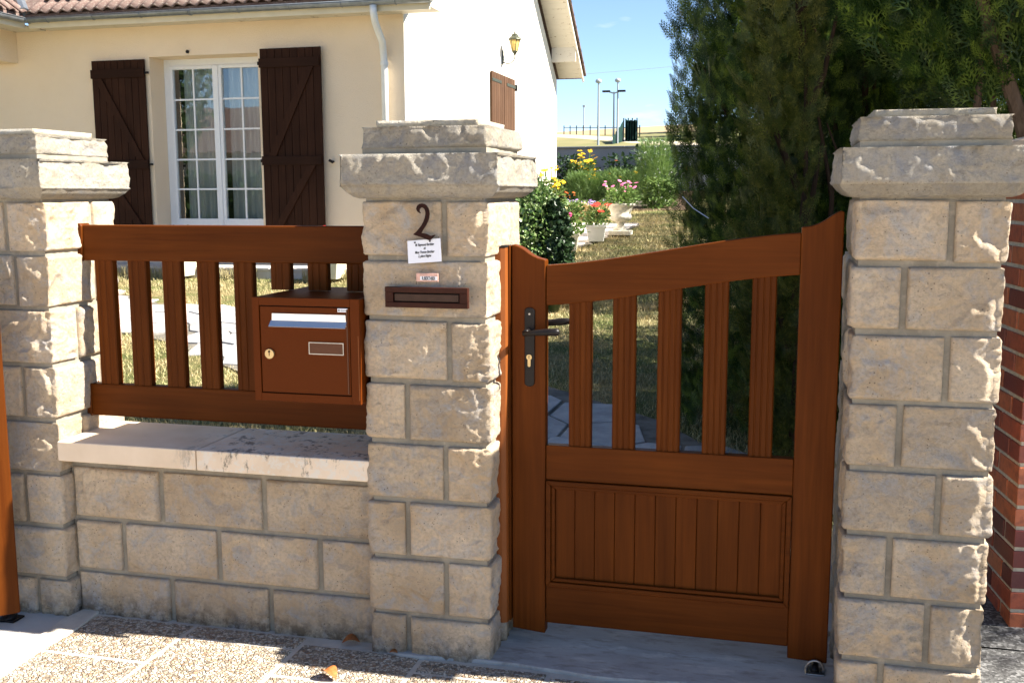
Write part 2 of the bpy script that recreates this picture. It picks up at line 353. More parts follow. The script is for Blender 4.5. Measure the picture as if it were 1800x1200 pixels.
def fastmesh(name, V, F, mats, parent=None, mi=None, smooth=False):   # F: (n,3) or (n,4) array
    me = bpy.data.meshes.new(name); org = ORG.get(parent.name, Vector()) if parent else Vector()
    V = np.asarray(V, dtype=np.float32)-np.array(org, dtype=np.float32); F = np.asarray(F, dtype=np.int32); k = F.shape[1]
    me.vertices.add(len(V)); me.vertices.foreach_set('co', V.ravel()); me.loops.add(F.size); me.loops.foreach_set('vertex_index', F.ravel())
    me.polygons.add(len(F)); me.polygons.foreach_set('loop_start', np.arange(0, F.size, k, dtype=np.int32))
    for m in (mats if isinstance(mats, (list, tuple)) else [mats]): me.materials.append(MT[m])
    if mi is not None: me.polygons.foreach_set('material_index', np.asarray(mi, dtype=np.int32))
    if smooth: me.polygons.foreach_set('use_smooth', np.ones(len(F), dtype=bool))
    me.update(calc_edges=True); me.validate(); o = bpy.data.objects.new(name, me); COL.objects.link(o)
    if parent: o.parent = parent; ORG[o.name] = org
    return o
def tag(o, label=None, cat=None, group=None, kind=None):
    if label: o['label'] = label
    if cat: o['category'] = cat
    if group: o['group'] = group
    if kind: o['kind'] = kind
    return o
def thing(name, loc, label, cat, group=None):
    o = bpy.data.objects.new(name, None); COL.objects.link(o); o.location = loc; o.empty_display_size = .2
    ORG[o.name] = Vector(loc); return tag(o, label, cat, group)
def copy_tree(o, parent=None):
    c = o.copy(); COL.objects.link(c); c.parent = parent; ORG[c.name] = ORG.get(o.name, Vector())
    for ch in [x for x in COL.objects if x.parent == o]: copy_tree(ch, c)
    return c
def boxp(name, mat, parent, x0, x1, y0, y1, z0, z1, bevel=.002):
    return MB().box(x0, x1, y0, y1, z0, z1).build(name, mat, parent, bevel)

# numpy value noise
def vnoise(P, scale, seed=0):
    Q = np.asarray(P)*scale; I = np.floor(Q).astype(np.int64); F = Q-I; F = F*F*(3-2*F); r = 0
    for dx in (0, 1):
        for dy in (0, 1):
            for dz in (0, 1):
                h = ((I[:, 0]+dx)*73856093) ^ ((I[:, 1]+dy)*19349663) ^ ((I[:, 2]+dz)*83492791) ^ (seed*2654435761)
                h = (h ^ (h >> 13))*1274126177 & 0x7fffffff; h = (h ^ (h >> 16)) & 0xffff
                w = (F[:, 0] if dx else 1-F[:, 0])*(F[:, 1] if dy else 1-F[:, 1])*(F[:, 2] if dz else 1-F[:, 2])
                r = r+w*(h/65535.0)
    return r*2-1
def fbm(P, scale, oct=3, seed=0):
    a = 0; amp = 1; t = 0
    for i in range(oct): a = a+amp*vnoise(P, scale*2**i, seed+i*17); t += amp; amp *= .5
    return a/t

SEED = [0]
def rough_box(name, mat, parent, b, outer, res=.010, edge=.0065, bulge=.004, big=.006, fine=.0022, chips=.012, arris=.0, toplip=.0, keep=.72, lowest=-.002, crag=.0075, edge_h=.0045):
    """stone block: box whose outer faces are rock-faced (pitched), the rest plain"""
    x0, x1, y0, y1, z0, z1 = b; SEED[0] += 1; sd = SEED[0]
    lo = np.array([x0, y0, z0]); hi = np.array([x1, y1, z1]); n = np.maximum(2, np.round((hi-lo)/res).astype(int))
    Vs = {}; V = []; F = []
    def vid(i, j, k_):
        key = (i, j, k_)
        if key not in Vs: Vs[key] = len(V); V.append(key)
        return Vs[key]
    nx, ny, nz_ = n
    def grid(axis, side):
        a, c = [q for q in range(3) if q != axis]
        for i in range(n[a]):
            for j in range(n[c]):
                q = []
                for (di, dj) in ((0, 0), (1, 0), (1, 1), (0, 1)):
                    t = [0, 0, 0]; t[axis] = n[axis] if side else 0; t[a] = i+di; t[c] = j+dj; q.append(vid(*t))
                if (side == 1) != (axis == 1): F.append(q)
                else: F.append(q[::-1])
    for ax in range(3):
        for sd_ in (0, 1): grid(ax, sd_)
    K = np.array(V); P = lo+(hi-lo)*K/n
    W = P+np.array([sd*3.17, sd*1.31, sd*.77])
    D = np.zeros_like(P)
    names = {'-x': (0, 0), '+x': (0, 1), '-y': (1, 0), '+y': (1, 1), '-z': (2, 0), '+z': (2, 1)}
    outs = [names[o] for o in outer]
    for (ax, s_) in outs:
        m = K[:, ax] == (n[ax] if s_ else 0)
        ramp = np.ones(m.sum())
        for a2 in range(3):
            if a2 == ax: continue
            for side in (0, 1):
                d = (P[m][:, a2]-lo[a2]) if side == 0 else (hi[a2]-P[m][:, a2])
                w = edge*(.7+.6*(.5+.5*vnoise(W[m], 14, sd+3)))
                e = np.clip(d/w, 0, 1); e = e*e*(3-2*e)
                if (a2, side) in outs: e = keep+(1-keep)*e
                ramp = ramp*e
        Wm = W[m]
        tilt = (P[m]-(lo+hi)/2)@(np.array([random.uniform(-1, 1), random.uniform(-1, 1), random.uniform(-1, 1)])*.03)
        n1 = fbm(Wm, 7, 3, sd); n2 = fbm(Wm, 24, 2, sd+5); n3 = fbm(Wm, 70, 2, sd+9)
        ch = np.clip((fbm(Wm, 9, 2, sd+21)-.22)/.22, 0, 1)
        cr_ = 1-np.abs(fbm(Wm*np.array([1, 1, 1.25]), 21, 3, sd+13))*2.2
        cg = np.clip(.5+1.4*fbm(Wm, 6, 2, sd+27), .15, 1)
        h = bulge+big*n1+tilt+fine*(n2+.9*n3)+crag*cg*(cr_-.5)+.0011*vnoise(Wm, 130, sd+51)-chips*ch*ch*(3-2*ch)
        if ax == 1 and not s_ and arris:                 # broken-away arris towards the right edge
            d = hi[0]-P[m][:, 0]; wd = .022+.075*np.clip(.35+1.2*fbm(Wm*np.array([0, 1, 1.0]), 13, 2, sd+31), 0, 1)
            t = np.clip(1-d/wd, 0, 1); h = h-arris*t*(1.2-.4*t)+t*(.0035*n3+.003*(cr_-.5))
        if toplip and not (ax == 2):
            d = hi[2]-P[m][:, 2]; wd = toplip*(.15+1.6*np.clip(.42+1.5*fbm(Wm*np.array([1, 1, 0.0]), 16, 3, sd+41), 0, 1))
            t = np.clip(1-d/wd, 0, 1); h = h-.010*t
        h = np.maximum(h, lowest+.001*n3)
        hh = ramp*h+(1-ramp)*(edge_h+.0025*n2)
        D[m, ax] += hh*(1 if s_ else -1)
    P = P+D
    # slightly irregular joint edges
    return fastmesh(name, P, F, mat, parent, smooth=False)

# ------------------------------------------------------------------ ground and terrain
def terr(y):
    return np.interp(y, [3.6, 31, 60, 150, 175, 500], [0, 1.78, 4.1, 10.2, 10.2, 2])
def ground_sheet(name, mat, xs, ys, off=0, rough=.0):
    X, Y = np.meshgrid(xs, ys); Z = terr(Y)+off+np.clip((Y-70)/70, 0, 1)*np.clip((X+32), -10, 60)*.04
    P = np.stack([X.ravel(), Y.ravel(), Z.ravel()], 1)
    if rough: P[:, 2] += rough*fbm(P*np.array([1, 1, 0]), .8, 3, 4)*np.clip((P[:, 1]-3.7)/1.0, 0, 1)
    nx = len(xs); F = [[j*nx+i, j*nx+i+1, (j+1)*nx+i+1, (j+1)*nx+i] for j in range(len(ys)-1) for i in range(nx-1)]
    return tag(fastmesh(name, P, F, mat, smooth=True), kind='structure')
ground_sheet('lawn', 'lawn_soil', np.linspace(-22, .62, 90), np.linspace(3.66, 27.1, 100), 0, .02)
ground_sheet('neighbour_driveway', 'asphalt', [.62, 3, 6, 12], np.linspace(3.66, 27.1, 60), -.001)
fo = ground_sheet('field', 'field_ground', np.linspace(-300, 220, 60), np.concatenate([np.linspace(27.1, 60, 12), np.linspace(66, 180, 24), np.linspace(200, 500, 8)]), -.02)
tag(ground_sheet('street_ground', 'slab_joint', [-40, 25], [-30, 3.66], -.008), kind='structure')
road = MB().box(-40, 25, -9, 1.2, -.10, -.004).build('road', 'pale_gravel'); tag(road, kind='structure')
asp = MB().add([(.62, 1.2, -.002), (6, 1.2, -.002), (6, 3.66, -.002), (.62, 3.66, -.002)], [(0, 1, 2, 3)]).build('asphalt_driveway', 'asphalt'); tag(asp, kind='structure')
# gravel-faced paving slabs
pv = MB().box(-2.46, .62, 1.2, 3.66, -.09, -.006).build('pavement', 'slab_joint'); tag(pv, kind='structure')
cols = [-2.40, -1.99, -1.555, -1.12, -.685, -.25, .185, .60]
tops = [3.19, 3.19, 3.14, 3.12, 3.10, 3.10, 3.08]; firsts = [2.875, 3.085, 2.895, 3.02, 2.90, 3.02, 2.88]
for i in range(7):
    ys = [tops[i], firsts[i]]
    while ys[-1] > 1.4: ys.append(ys[-1]-.43)
    for j in range(len(ys)-1):
        g = .009
        sl_ = MB().box(cols[i]+g, cols[i+1]-g, ys[j+1]+g, ys[j]-g, -.03, random.uniform(-.002, .001)).build('paving_slab', 'washed_gravel', pv, .004)
# cement strip along the left border of the paving, driveway apron, gate threshold
st_pts = [(-2.47, 3.215), (-2.40, 3.21), (-2.38, 3.05), (-2.385, 2.86), (-2.37, 2.6), (-2.36, 1.9), (-2.50, 1.9), (-2.515, 2.6), (-2.48, 2.74), (-2.50, 2.86), (-2.47, 2.99), (-2.485, 3.1)]
o = MB().prism_z(st_pts[::-1], -.02, .006).build('cement_edge', 'slab_joint', pv, .004)
ap = MB().box(-8, -2.46, 1.2, 3.66, -.05, -.002).build('driveway_apron', 'apron_concrete'); tag(ap, kind='structure')
th_pts = [(-1.30, 3.16)]+[(x, 3.135-.012*math.sin(x*9)-.01*random.random()+ (x+.9)*.0) for x in np.linspace(-1.2, .62, 24)]+[(.62, 3.72), (-1.1, 3.72), (-1.1, 3.5), (-1.30, 3.5)]
o = MB().prism_z(th_pts, -.03, .008).build('gate_threshold', 'threshold_concrete', None, .004); tag(o, kind='structure')

# ------------------------------------------------------------------ stone pillars
ZJ = [-.06, .14, .335, .53, .725, .922, 1.125, 1.318, 1.505]
def pillar(x0, x1, splits, label, bx0=None):
    y0, y1 = 3.148, 3.532; T = thing('stone_pillar', ((x0+x1)/2, 3.34, 0), label, 'stone pillar', 'rock-faced stone pillars of the front fence')
    MB().box(x0+.003, x1-.003, y0+.005, y1-.004, -.05, 1.52).build('mortar', 'mortar', T)
    g = .0095
    for c in range(8):
        za, zb = ZJ[c]+g, ZJ[c+1]-g; s = splits[7-c]
        if s is None:
            cells = [(x0, x1, y0, y0+.2, ['-y', '-x', '+x']), (x0, x1, y0+.2+2*g, y1, ['+y', '-x', '+x'])]
        else:
            wl, wr = s-x0, x1-s; dl = .13 if wl > wr else .25; dr = .13 if wr > wl else .25
            cells = [(x0, s-g, y0, y0+dl, ['-y', '-x']), (s+g, x1, y0, y0+dr, ['-y', '+x']),
                     (x0, s-g, y0+dl+2*g, y1, ['+y', '-x']), (s+g, x1, y0+dr+2*g, y1, ['+y', '+x'])]
        for (a, b, c_, d, outs) in cells:
            side = .004 if '-y' in outs else .003
            j = random.uniform(-.002, .002)
            rough_box('stone', 'limestone', T, (a, b, c_, d, za+j, zb+j), outs, res=.0052 if '-y' in outs else (.0095 if '+x' in outs else .02),
                      bulge=.012, big=.0055, fine=.0026, chips=.010, arris=.017 if '+x' in outs else .006, keep=.6)
    return T
def caps(T, x0, x1):
    ov = .052; g = dict(edge_h=0, lowest=-.03, fine=.0035, bulge=.002, big=.004, chips=.006, edge=.004, toplip=.05, keep=.95)
    a, b, c, d = x0-ov, x1+ov, 3.14-ov, 3.54+ov
    # coved underside
    i = .004
    vs = [(x0-i, 3.14-i, 1.505), (x1+i, 3.14-i, 1.505), (x1+i, 3.54+i, 1.505), (x0-i, 3.54+i, 1.505)]
    m = MB(); m.box(x0+.01, x1-.01, 3.15, 3.53, 1.49, 1.51)
    prev = vs; k0 = len(m.v); rings = [prev]
    for t in (.35, .7, 1.0):
        e = i+(ov-i-.002)*t; z = 1.505+.037*(t**1.8); rings.append([(x0-e, 3.14-e, z), (x1+e, 3.14-e, z), (x1+e, 3.54+e, z), (x0-e, 3.54+e, z)])
    V = [p for r in rings for p in r]; F = [(q*4+j, q*4+(j+1) % 4, (q+1)*4+(j+1) % 4, (q+1)*4+j) for q in range(3) for j in range(4)]+[(3, 2, 1, 0)]
    m.add(V, F); cp = m.build('cap_underside', 'limestone_cap', T)
    rough_box('cap_stone', 'limestone_cap', T, (a, b, c, d, 1.542, 1.642), ['-x', '+x', '-y', '+y'], res=.0065, **g)
    MB().box(x0+.004, x1-.004, 3.144, 3.536, 1.642, 1.661).build('cap_mortar', 'mortar', T)
    rough_box('cap_block', 'limestone_cap', T, (x0+.002, x1-.002, 3.142, 3.538, 1.661, 1.727), ['-x', '+x', '-y', '+y'], res=.0065, edge_h=0, lowest=-.03, fine=.0035, bulge=.002, big=.003, chips=.005, edge=.004, toplip=.035, keep=.95)
    rough_box('cap_top', 'limestone_pale', T, (x0+.04, x1-.04, 3.18, 3.50, 1.727, 1.748), ['-x', '+x', '-y', '+y'], res=.01, edge_h=0, fine=.0015, bulge=0, big=.001, chips=.0, edge=.004, crag=.001)
PC = pillar(-1.293, -.898, [-1.03, None, -1.018, -1.163, -1.035, -1.168, -1.038, -1.172], 'stone pillar between mailbox and gate, bearing the number and letter slot'); caps(PC, -1.302, -.888)
PR = pillar(.202, .584, [.447, .330, .453, .336, .450, .325, .438, .316], 'stone pillar right of the gate, beside the brick pillar'); caps(PR, .192, .592)
PL = pillar(-2.885, -2.492, [-2.642, -2.616, -2.74, -2.616, -2.74, -2.636, -2.74, -2.61], 'stone pillar at the left edge of the photo, sunlit on its right side'); caps(PL, -2.890, -2.492)

T = thing('stone_return_wall', (.38, 3.75, 0), 'short stone wall running back behind the pillar right of the gate', 'wall')
MB().box(.222, .56, 3.56, 3.97, -.05, 1.48).build('mortar', 'mortar', T)
for c in range(7):
    za, zb = ZJ[c]+.0095, ZJ[c+1]-.0095; sy = 3.74 if c % 2 else 3.82
    for a, b in ((3.552, sy-.009), (sy+.009, 3.98)): rough_box('stone', 'limestone', T, (.216, .565, a, b, za, zb), ['-x', '+x'], res=.016, bulge=.012, big=.006)
# ------------------------------------------------------------------ low wall with coping
T = thing('low_stone_wall', (-1.88, 3.3, 0), 'low stone wall with pale coping under the slatted wooden fence panel', 'wall')
MB().box(-2.49, -1.300, 3.213, 3.40, -.05, .579).build('mortar', 'mortar', T)
for za, zb, js in ((.365, .545, [-2.475, -2.119, -1.717, -1.30]), (.168, .346, [-2.475, -2.282, -1.899, -1.512, -1.30]), (-.05, .150, [-2.475, -2.094, -1.705, -1.30])):
    for a, b in zip(js[:-1], js[1:]):
        rough_box('stone', 'limestone', T, (a+(.011 if a > -2.4 else .002), b-(.011 if b < -1.31 else .002), 3.208, 3.38, za, zb), ['-y'], res=.006, bulge=.010, big=.005, fine=.0026, chips=.009)
for a, b in ((-2.488, -1.938), (-1.934, -1.298)):
    MB().box(a, b, 3.14, 3.50, .581, .652).build('coping_slab', 'coping_concrete', T, .004)

# ------------------------------------------------------------------ slatted fence panel
def slat(mb, x0, x1, yf, dep, z0, z1, gr=(.28, .62)):
    w = x1-x0; pts = [(x0, yf+.004), (x0+.004, yf)]
    for g in gr: c = x0+w*g; pts += [(c-.0035, yf), (c-.001, yf+.0022), (c+.001, yf+.0022), (c+.0035, yf)]
    pts += [(x1-.004, yf), (x1, yf+.004), (x1, yf+dep), (x0, yf+dep)]
    mb.prism_z(pts, z0, z1)
T = thing('fence_panel', (-1.88, 3.36, .7), 'brown slatted wooden fence panel between two stone pillars above the low wall', 'fence panel')
yb = 3.335
m = MB().box(-2.492, -1.300, yb, yb+.042, 1.283, 1.412); m.build('top_rail', 'gate_wood_h', T, .006, seg=3)
m = MB().box(-2.492, -1.300, yb, yb+.042, .708, .828); m.build('bottom_rail', 'gate_wood_h', T, .006, seg=3)
for z0, z1 in ((1.276, 1.418), (.702, .835)):
    m = MB().prism([(-2.514, z0+.01), (-2.504, z0), (-2.482, z0), (-2.476, z0+.01), (-2.474, z1-.01), (-2.480, z1), (-2.504, z1), (-2.516, z1-.012)], yb-.007, yb+.049); m.build('end_bracket', 'gate_wood_v', T, .004)
for i, x in enumerate((-2.439, -2.302, -2.162, -2.023, -1.878, -1.734, -1.594, -1.449)):
    m = MB(); slat(m, x, x+.0745, yb+.006, .030, .82 if i < 5 else 1.190, 1.29); m.build('slat', 'gate_wood_v', T)

# ------------------------------------------------------------------ mailbox
T = thing('mailbox', (-1.49, 3.3, .845), 'brown metal mailbox with silver flap mounted through the fence panel', 'mailbox')
x0, x1, z0, z1 = -1.682, -1.306, .846, 1.188; yf = 3.105
m = MB(); m.box(x0, x0+.024, yf, yf+.012, z0, z1); m.box(x1-.032, x1, yf, yf+.012, z0, z1); m.box(x0+.024, x1-.032, yf, yf+.012, z1-.026, z1); m.box(x0+.024, x1-.032, yf, yf+.012, z0, z0+.026)
m.box(x0+.001, x1-.001, yf+.012, 3.52, z0+.001, z1-.001); m.build('casing', 'mailbox_paint', T, .0015)
boxp('door_gap', 'black_gap', T, x0+.0245, x1-.0325, yf+.0095, yf+.0118, z0+.0265, z1-.0265, 0)
dx0, dx1, dz0, dz1 = x0+.0275, x1-.0345, z0+.0295, z1-.0295
D = boxp('door', 'mailbox_paint', T, dx0, dx1, yf+.002, yf+.0094, dz0, dz1, .0012)
m = MB().prism([(-1.612, 1.098), (-1.350, 1.098), (-1.352, 1.137), (-1.610, 1.137)], yf-.003, yf+.0015); m.build('letter_flap', 'aluminium', D, .0008)
m = MB().add([(-1.614, yf-.0035, 1.114), (-1.348, yf-.0035, 1.114), (-1.347, yf-.020, 1.096), (-1.615, yf-.020, 1.096), (-1.614, yf-.0030, 1.111), (-1.348, yf-.0030, 1.111), (-1.347, yf-.0185, 1.0945), (-1.615, yf-.0185, 1.0945)],
             [(0, 1, 2, 3), (7, 6, 5, 4), (0, 3, 7, 4), (1, 5, 6, 2), (3, 2, 6, 7), (0, 4, 5, 1)]); m.build('flap_lip', 'aluminium', D)
m = MB().prism([(-1.481, 1.044), (-1.363, 1.044), (-1.363, 1.008), (-1.481, 1.008)][::-1], yf-.001, yf+.0015); m.build('name_holder', 'mailbox_edge', D, .001)
m = MB(); fx0, fx1, fz0, fz1 = -1.483, -1.361, 1.006, 1.046
for a in ((fx0, fx1, fz1-.003, fz1), (fx0, fx1, fz0, fz0+.003), (fx0, fx0+.003, fz0+.003, fz1-.003), (fx1-.003, fx1, fz0+.003, fz1-.003)): m.box(a[0], a[1], yf-.0025, yf-.0012, a[2], a[3])
m.build('name_frame', 'steel', D)
m = MB().tube([(-1.6225, yf+.002, 1.003), (-1.6225, yf-.006, 1.003)], .0165, 24); lk = m.build('lock', 'brass', D, .001)
m = MB().tube([(-1.6225, yf-.0062, 1.011), (-1.6225, yf-.0072, 1.011)], .0035, 12); m.box(-1.6235, -1.6215, yf-.0070, yf-.0061, .997, 1.009); m.build('keyhole', 'black_gap', D)
st = boxp('sticker', 'plastic_white', D, -1.380, -1.346, yf-.0004, yf+.0016, 1.1455, 1.1575, .0005)
# outlet line along the door's right side
boxp('hinge_strip', 'mailbox_edge', T, x1-.044, x1-.040, yf-.001, yf+.0018, dz0+.004, dz1-.004, 0)
boxp('side_trim', 'strike_paint', T, x1-.006, x1-.0035, yf-.0008, yf, .86, 1.07, 0)

# ------------------------------------------------------------------ text
def text(name, body, size, loc, mat, parent, shear=0, rotz=0, extrude=.0004, align='CENTER', bold=0, sx=1):
    cu = bpy.data.curves.new(name, 'FONT'); cu.body = body; cu.size = size; cu.shear = shear; cu.extrude = extrude; cu.align_x = align; cu.offset = bold
    t = bpy.data.objects.new(name, cu); COL.objects.link(t)
    dg = bpy.context.evaluated_depsgraph_get(); me = bpy.data.meshes.new_from_object(t.evaluated_get(dg)); COL.objects.unlink(t); bpy.data.objects.remove(t)
    o = bpy.data.objects.new(name, me); COL.objects.link(o); me.materials.clear(); me.materials.append(MT[mat])
    org = ORG.get(parent.name, Vector()); o.parent = parent; o.location = Vector(loc)-org; o.rotation_euler = (rad(90), rotz, 0); o.scale = (sx, 1, 1)
    if rotz: o.rotation_euler = (Matrix.Rotation(-rotz, 3, 'Y')@Matrix.Rotation(rad(90), 3, 'X')).to_euler()
    return o
boxp('sticker_mark', 'ink_grey', D, -1.377, -1.3725, yf-.0007, yf-.0003, 1.1485, 1.1545, 0)
text('sticker_print', 'decayeux', .0062, (-1.3600, yf-.0006, 1.1497), 'ink_grey', D, .2, sx=.85)

# house number "2" (forged iron, italic)
def px2(pts, X0, Z0, s): return [(X0+x*s, Z0-y*s) for x, y in pts]
two = [(32, 955), (120, 890), (200, 800), (270, 715), (330, 610), (365, 520), (385, 430), (388, 370), (372, 310), (345, 270), (300, 250), (262, 255), (228, 285), (215, 325), (225, 360), (248, 385), (240, 400), (205, 385), (160, 350), (133, 290),
       (140, 235), (175, 185), (220, 155), (290, 142), (360, 155), (420, 200), (460, 260), (488, 330), (496, 420), (480, 520), (445, 620), (400, 700), (340, 790), (285, 870), (262, 925), (330, 925), (410, 945), (490, 985), (540, 990), (590, 975), (640, 962), (648, 975), (600, 1020), (555, 1065), (510, 1110), (470, 1108), (300, 1045), (160, 1000), (60, 970)]
s_ = 1/14.11/606.0
P2 = px2(two, -1.1245, 1.5065, s_)[::-1]
N2 = MB().prism(P2[::-1] if False else P2, 3.108, 3.114).build('house_number', 'number_iron', None, 0)
tag(N2, 'dark iron figure 2 fixed on the middle stone pillar', 'house number')
# plaque
T = thing('name_plaque', (-1.085, 3.118, 1.3), 'white laminated name card pinned under the iron number', 'name plate')
c = [(-1.1440, 1.3735), (-1.1420, 1.3030), (-1.0325, 1.3110), (-1.0350, 1.3830)]
MB().prism([(c[1][0], c[1][1]), (c[2][0], c[2][1]), (c[3][0], c[3][1]), (c[0][0], c[0][1])], 3.1195, 3.1205).build('card', 'laminate', T)
ang = math.atan2(.008, .108)
for tx, dz in (('M. Raymond Berthier', .0545), ('et', .0435), ('Mme Yvonne Berthier', .0315), ('2, place Régine', .0195)):
    text('lettering', tx, .0118, (-1.0875, 3.1190, 1.3015+dz+.003), 'ink', T, .45, ang, bold=.0002, sx=.60 if len(tx) > 3 else .7)
for x, z in ((-1.1185, 1.3690), (-1.0690, 1.3735)): MB().tube([(x, 3.1200, z), (x, 3.1150, z)], .0024, 8).build('nail', 'number_iron', T)
# small name strip
T = thing('name_strip', (-1.075, 3.118, 1.25), 'small pink and white label strip above the brown letter slot', 'label strip')
boxp('backing', 'tape_pink', T, -1.1155, -1.0435, 3.1165, 3.121, 1.2475, 1.2735, .001)
boxp('tape', 'plastic_white', T, -1.1020, -1.0465, 3.1155, 3.1163, 1.2520, 1.2640, 0)
text('lettering', 'R.BERTHIER', .0150, (-1.0745, 3.1152, 1.2528), 'ink', T, 0, bold=.0003, sx=.56)
# letter slot
T = thing('letter_slot', (-1.077, 3.115, 1.17), 'dark brown metal letter slot set in the middle stone pillar', 'letter slot')
x0, x1, z0, z1 = -1.2170, -.9440, 1.1655, 1.2300; m = MB(); yy0, yy1 = 3.1050, 3.1235
for a in ((x0, x1, z1-.017, z1), (x0, x1, z0, z0+.017), (x0, x0+.027, z0+.017, z1-.017), (x1-.027, x1, z0+.017, z1-.017)): m.box(a[0], a[1], yy0, yy1, a[2], a[3])
m.build('frame', 'slot_brown', T, .0015); boxp('recess', 'black_gap', T, x0+.0275, x1-.0275, 3.116, 3.123, z0+.0175, z1-.0175, 0)
boxp('flap', 'slot_flap', T, x0+.031, x1-.031, 3.109, 3.1155, z0+.0205, z1-.0215, .001)

# ------------------------------------------------------------------ garden gate
T = thing('garden_gate', (-.34, 3.33, 0), 'brown wooden garden gate with swept top rail, five slats and boarded lower panel', 'gate')
yf = 3.312; yk = 3.356
def stile(pts, name='stile'): return MB().prism(pts, yf, yk).build(name, 'gate_wood_v', T, .004, seg=3)
stile([(-.858, .055), (-.745, .045), (-.744, 1.307)]+[(-.752, 1.309), (-.768, 1.313), (-.782, 1.319), (-.796, 1.327), (-.808, 1.336), (-.820, 1.344), (-.834, 1.351), (-.848, 1.355), (-.857, 1.356)])
stile([(.0487, .045), (.171, .040), (.171, 1.463), (.160, 1.464), (.148, 1.459), (.134, 1.450), (.120, 1.440), (.104, 1.430), (.088, 1.423), (.070, 1.418), (.0487, 1.416)])
def curve(x, a=1.290, b=1.399):
    t = (x+.744)/.794; return a+(b-a)*(t*t*(3-2*t)*.55+t*.45)
xs = np.linspace(-.7425, .0485, 22)
MB().prism([(x, curve(x, 1.160, 1.271)) for x in xs]+[(x, curve(x)) for x in xs[::-1]], yf+.003, yk-.003).build('top_rail', 'gate_wood_h', T, .004, seg=3)
MB().box(-.7425, .0485, yf+.003, yk-.003, .580, .697).build('middle_rail', 'gate_wood_h', T, .003)
MB().box(-.7425, .0485, yf+.003, yk-.003, .083, .212).build('bottom_rail', 'gate_wood_h', T, .003)
for x in (-.668, -.525, -.381, -.236, -.092):
    m = MB(); slat(m, x, x+.0735, yf+.009, .030, .69, curve(x+.037, 1.160, 1.271)+.02, (.24, .5, .76)); m.build('slat', 'gate_wood_v', T)
nb = 11; bx = np.linspace(-.7135, .0195, nb+1)
for i in range(nb): MB().box(bx[i]+.0006, bx[i+1]-.0006, yf+.014, yf+.030, .232, .562).build('board', 'gate_wood_v', T, .0016, seg=1)
MB().box(-.7425, .0485, yf+.0302, yf+.034, .2122, .5798).build('panel_back', 'black_gap', T)
def mitre(mb, x0, x1, z0, z1, w, y0, y1):
    o = [(x0, z0), (x1, z0), (x1, z1), (x0, z1)]; i = [(x0+w, z0+w), (x1-w, z0+w), (x1-w, z1-w), (x0+w, z1-w)]
    for k_ in range(4): mb.prism([o[k_], o[(k_+1) % 4], i[(k_+1) % 4], i[k_]], y0, y1)
m = MB(); mitre(m, -.7415, .0475, .2135, .5785, .016, yf-.006, yf+.014); m.build('moulding', 'gate_wood_h', T, .0025)
m = MB(); mitre(m, -.7250, .0310, .2300, .5620, .013, yf+.001, yf+.0138); m.build('moulding_bead', 'gate_wood_h', T, .003)
# handle set
hp = [(-.8130, .900), (-.8060, .894), (-.7960, .892), (-.7860, .895), (-.7800, .902), (-.7780, 1.143), (-.7850, 1.150), (-.7950, 1.153), (-.8060, 1.151), (-.8130, 1.145)]
H = MB().prism(hp, yf-.008, yf+.001).build('handle_plate', 'dark_iron', T, .003)
MB().tube([(-.8000, yf-.006, 1.0755), (-.8000, yf-.050, 1.0755)], .010, 12).build('handle_neck', 'dark_iron', H, 0, True)
m = MB(); m.tube([(-.8070, yf-.050, 1.0720), (-.770, yf-.053, 1.0765), (-.73, yf-.054, 1.080), (-.700, yf-.053, 1.081), (-.690, yf-.051, 1.0805), (-.686, yf-.050, 1.0800)], [.0075, .0095, .0115, .0125, .0105, .004], 14); m.build('lever', 'dark_iron', H, 0, True)
m = MB().tube([(-.7960, yf-.0082, .9905), (-.7960, yf-.0125, .9905)], .0092, 16); m.box(-.8008, -.7912, yf-.0122, yf-.0081, .963, .988); m.tube([(-.7960, yf-.0081, .9635), (-.7960, yf-.0121, .9635)], .0048, 12); m.build('key_cylinder', 'brass', H)
MB().box(-.7972, -.7950, yf-.0130, yf-.0124, .985, .997).build('key_slot', 'black_gap', H)
MB().tube([(-.7955, yf-.0081, 1.132), (-.7955, yf-.0098, 1.132)], .0035, 10).build('screw', 'steel', H)
m = MB(); m.tube([(-.80, yk, 1.085), (-.80, yk+.050, 1.085), (-.77, yk+.056, 1.090), (-.71, yk+.060, 1.096), (-.665, yk+.058, 1.100)], [.010, .010, .0105, .0125, .007], 12); m.build('rear_lever', 'dark_iron', T, 0, True)
# strike post on the pillar
T = thing('strike_post', (-.9, 3.29, 0), 'rounded brown metal strike post between the middle pillar and the gate', 'gate post')
pts = [(-.9250, 3.300), (-.9235, 3.283), (-.9150, 3.273), (-.9000, 3.269), (-.8830, 3.271), (-.8690, 3.277), (-.8660, 3.285), (-.8660, 3.350), (-.9250, 3.350)]
MB().prism_z(pts, .085, 1.347).build('post', 'strike_paint', T, .002)
MB().prism_z([(-.8970+(x+.8970)*1.02, 3.31+(y-3.31)*1.03) for x, y in pts], 1.347, 1.353).build('cap', 'black_gap', T, .001)
MB().box(-.8655, -.8600, 3.300, 3.345, .085, 1.352).build('edge_strip', 'gate_wood_v', T, .001)
# gate stop
T = thing('gate_stop', (.135, 3.33, 0), 'small metal gate stop on the concrete under the right end of the gate', 'gate stop')
m = MB(); m.tube([(.135+.026*math.cos(q), 3.30, .026+.026*math.sin(q)) for q in np.linspace(-.4, math.pi+.4, 12)], .0042, 8); m.build('ring', 'steel', T, 0, True)
boxp('base', 'steel', T, .105, .165, 3.285, 3.345, .008, .013); m = MB().tube([(.135, 3.30, .014), (.135, 3.345, .026)], .013, 12); m.build('roller', 'dark_iron', T, 0, True)
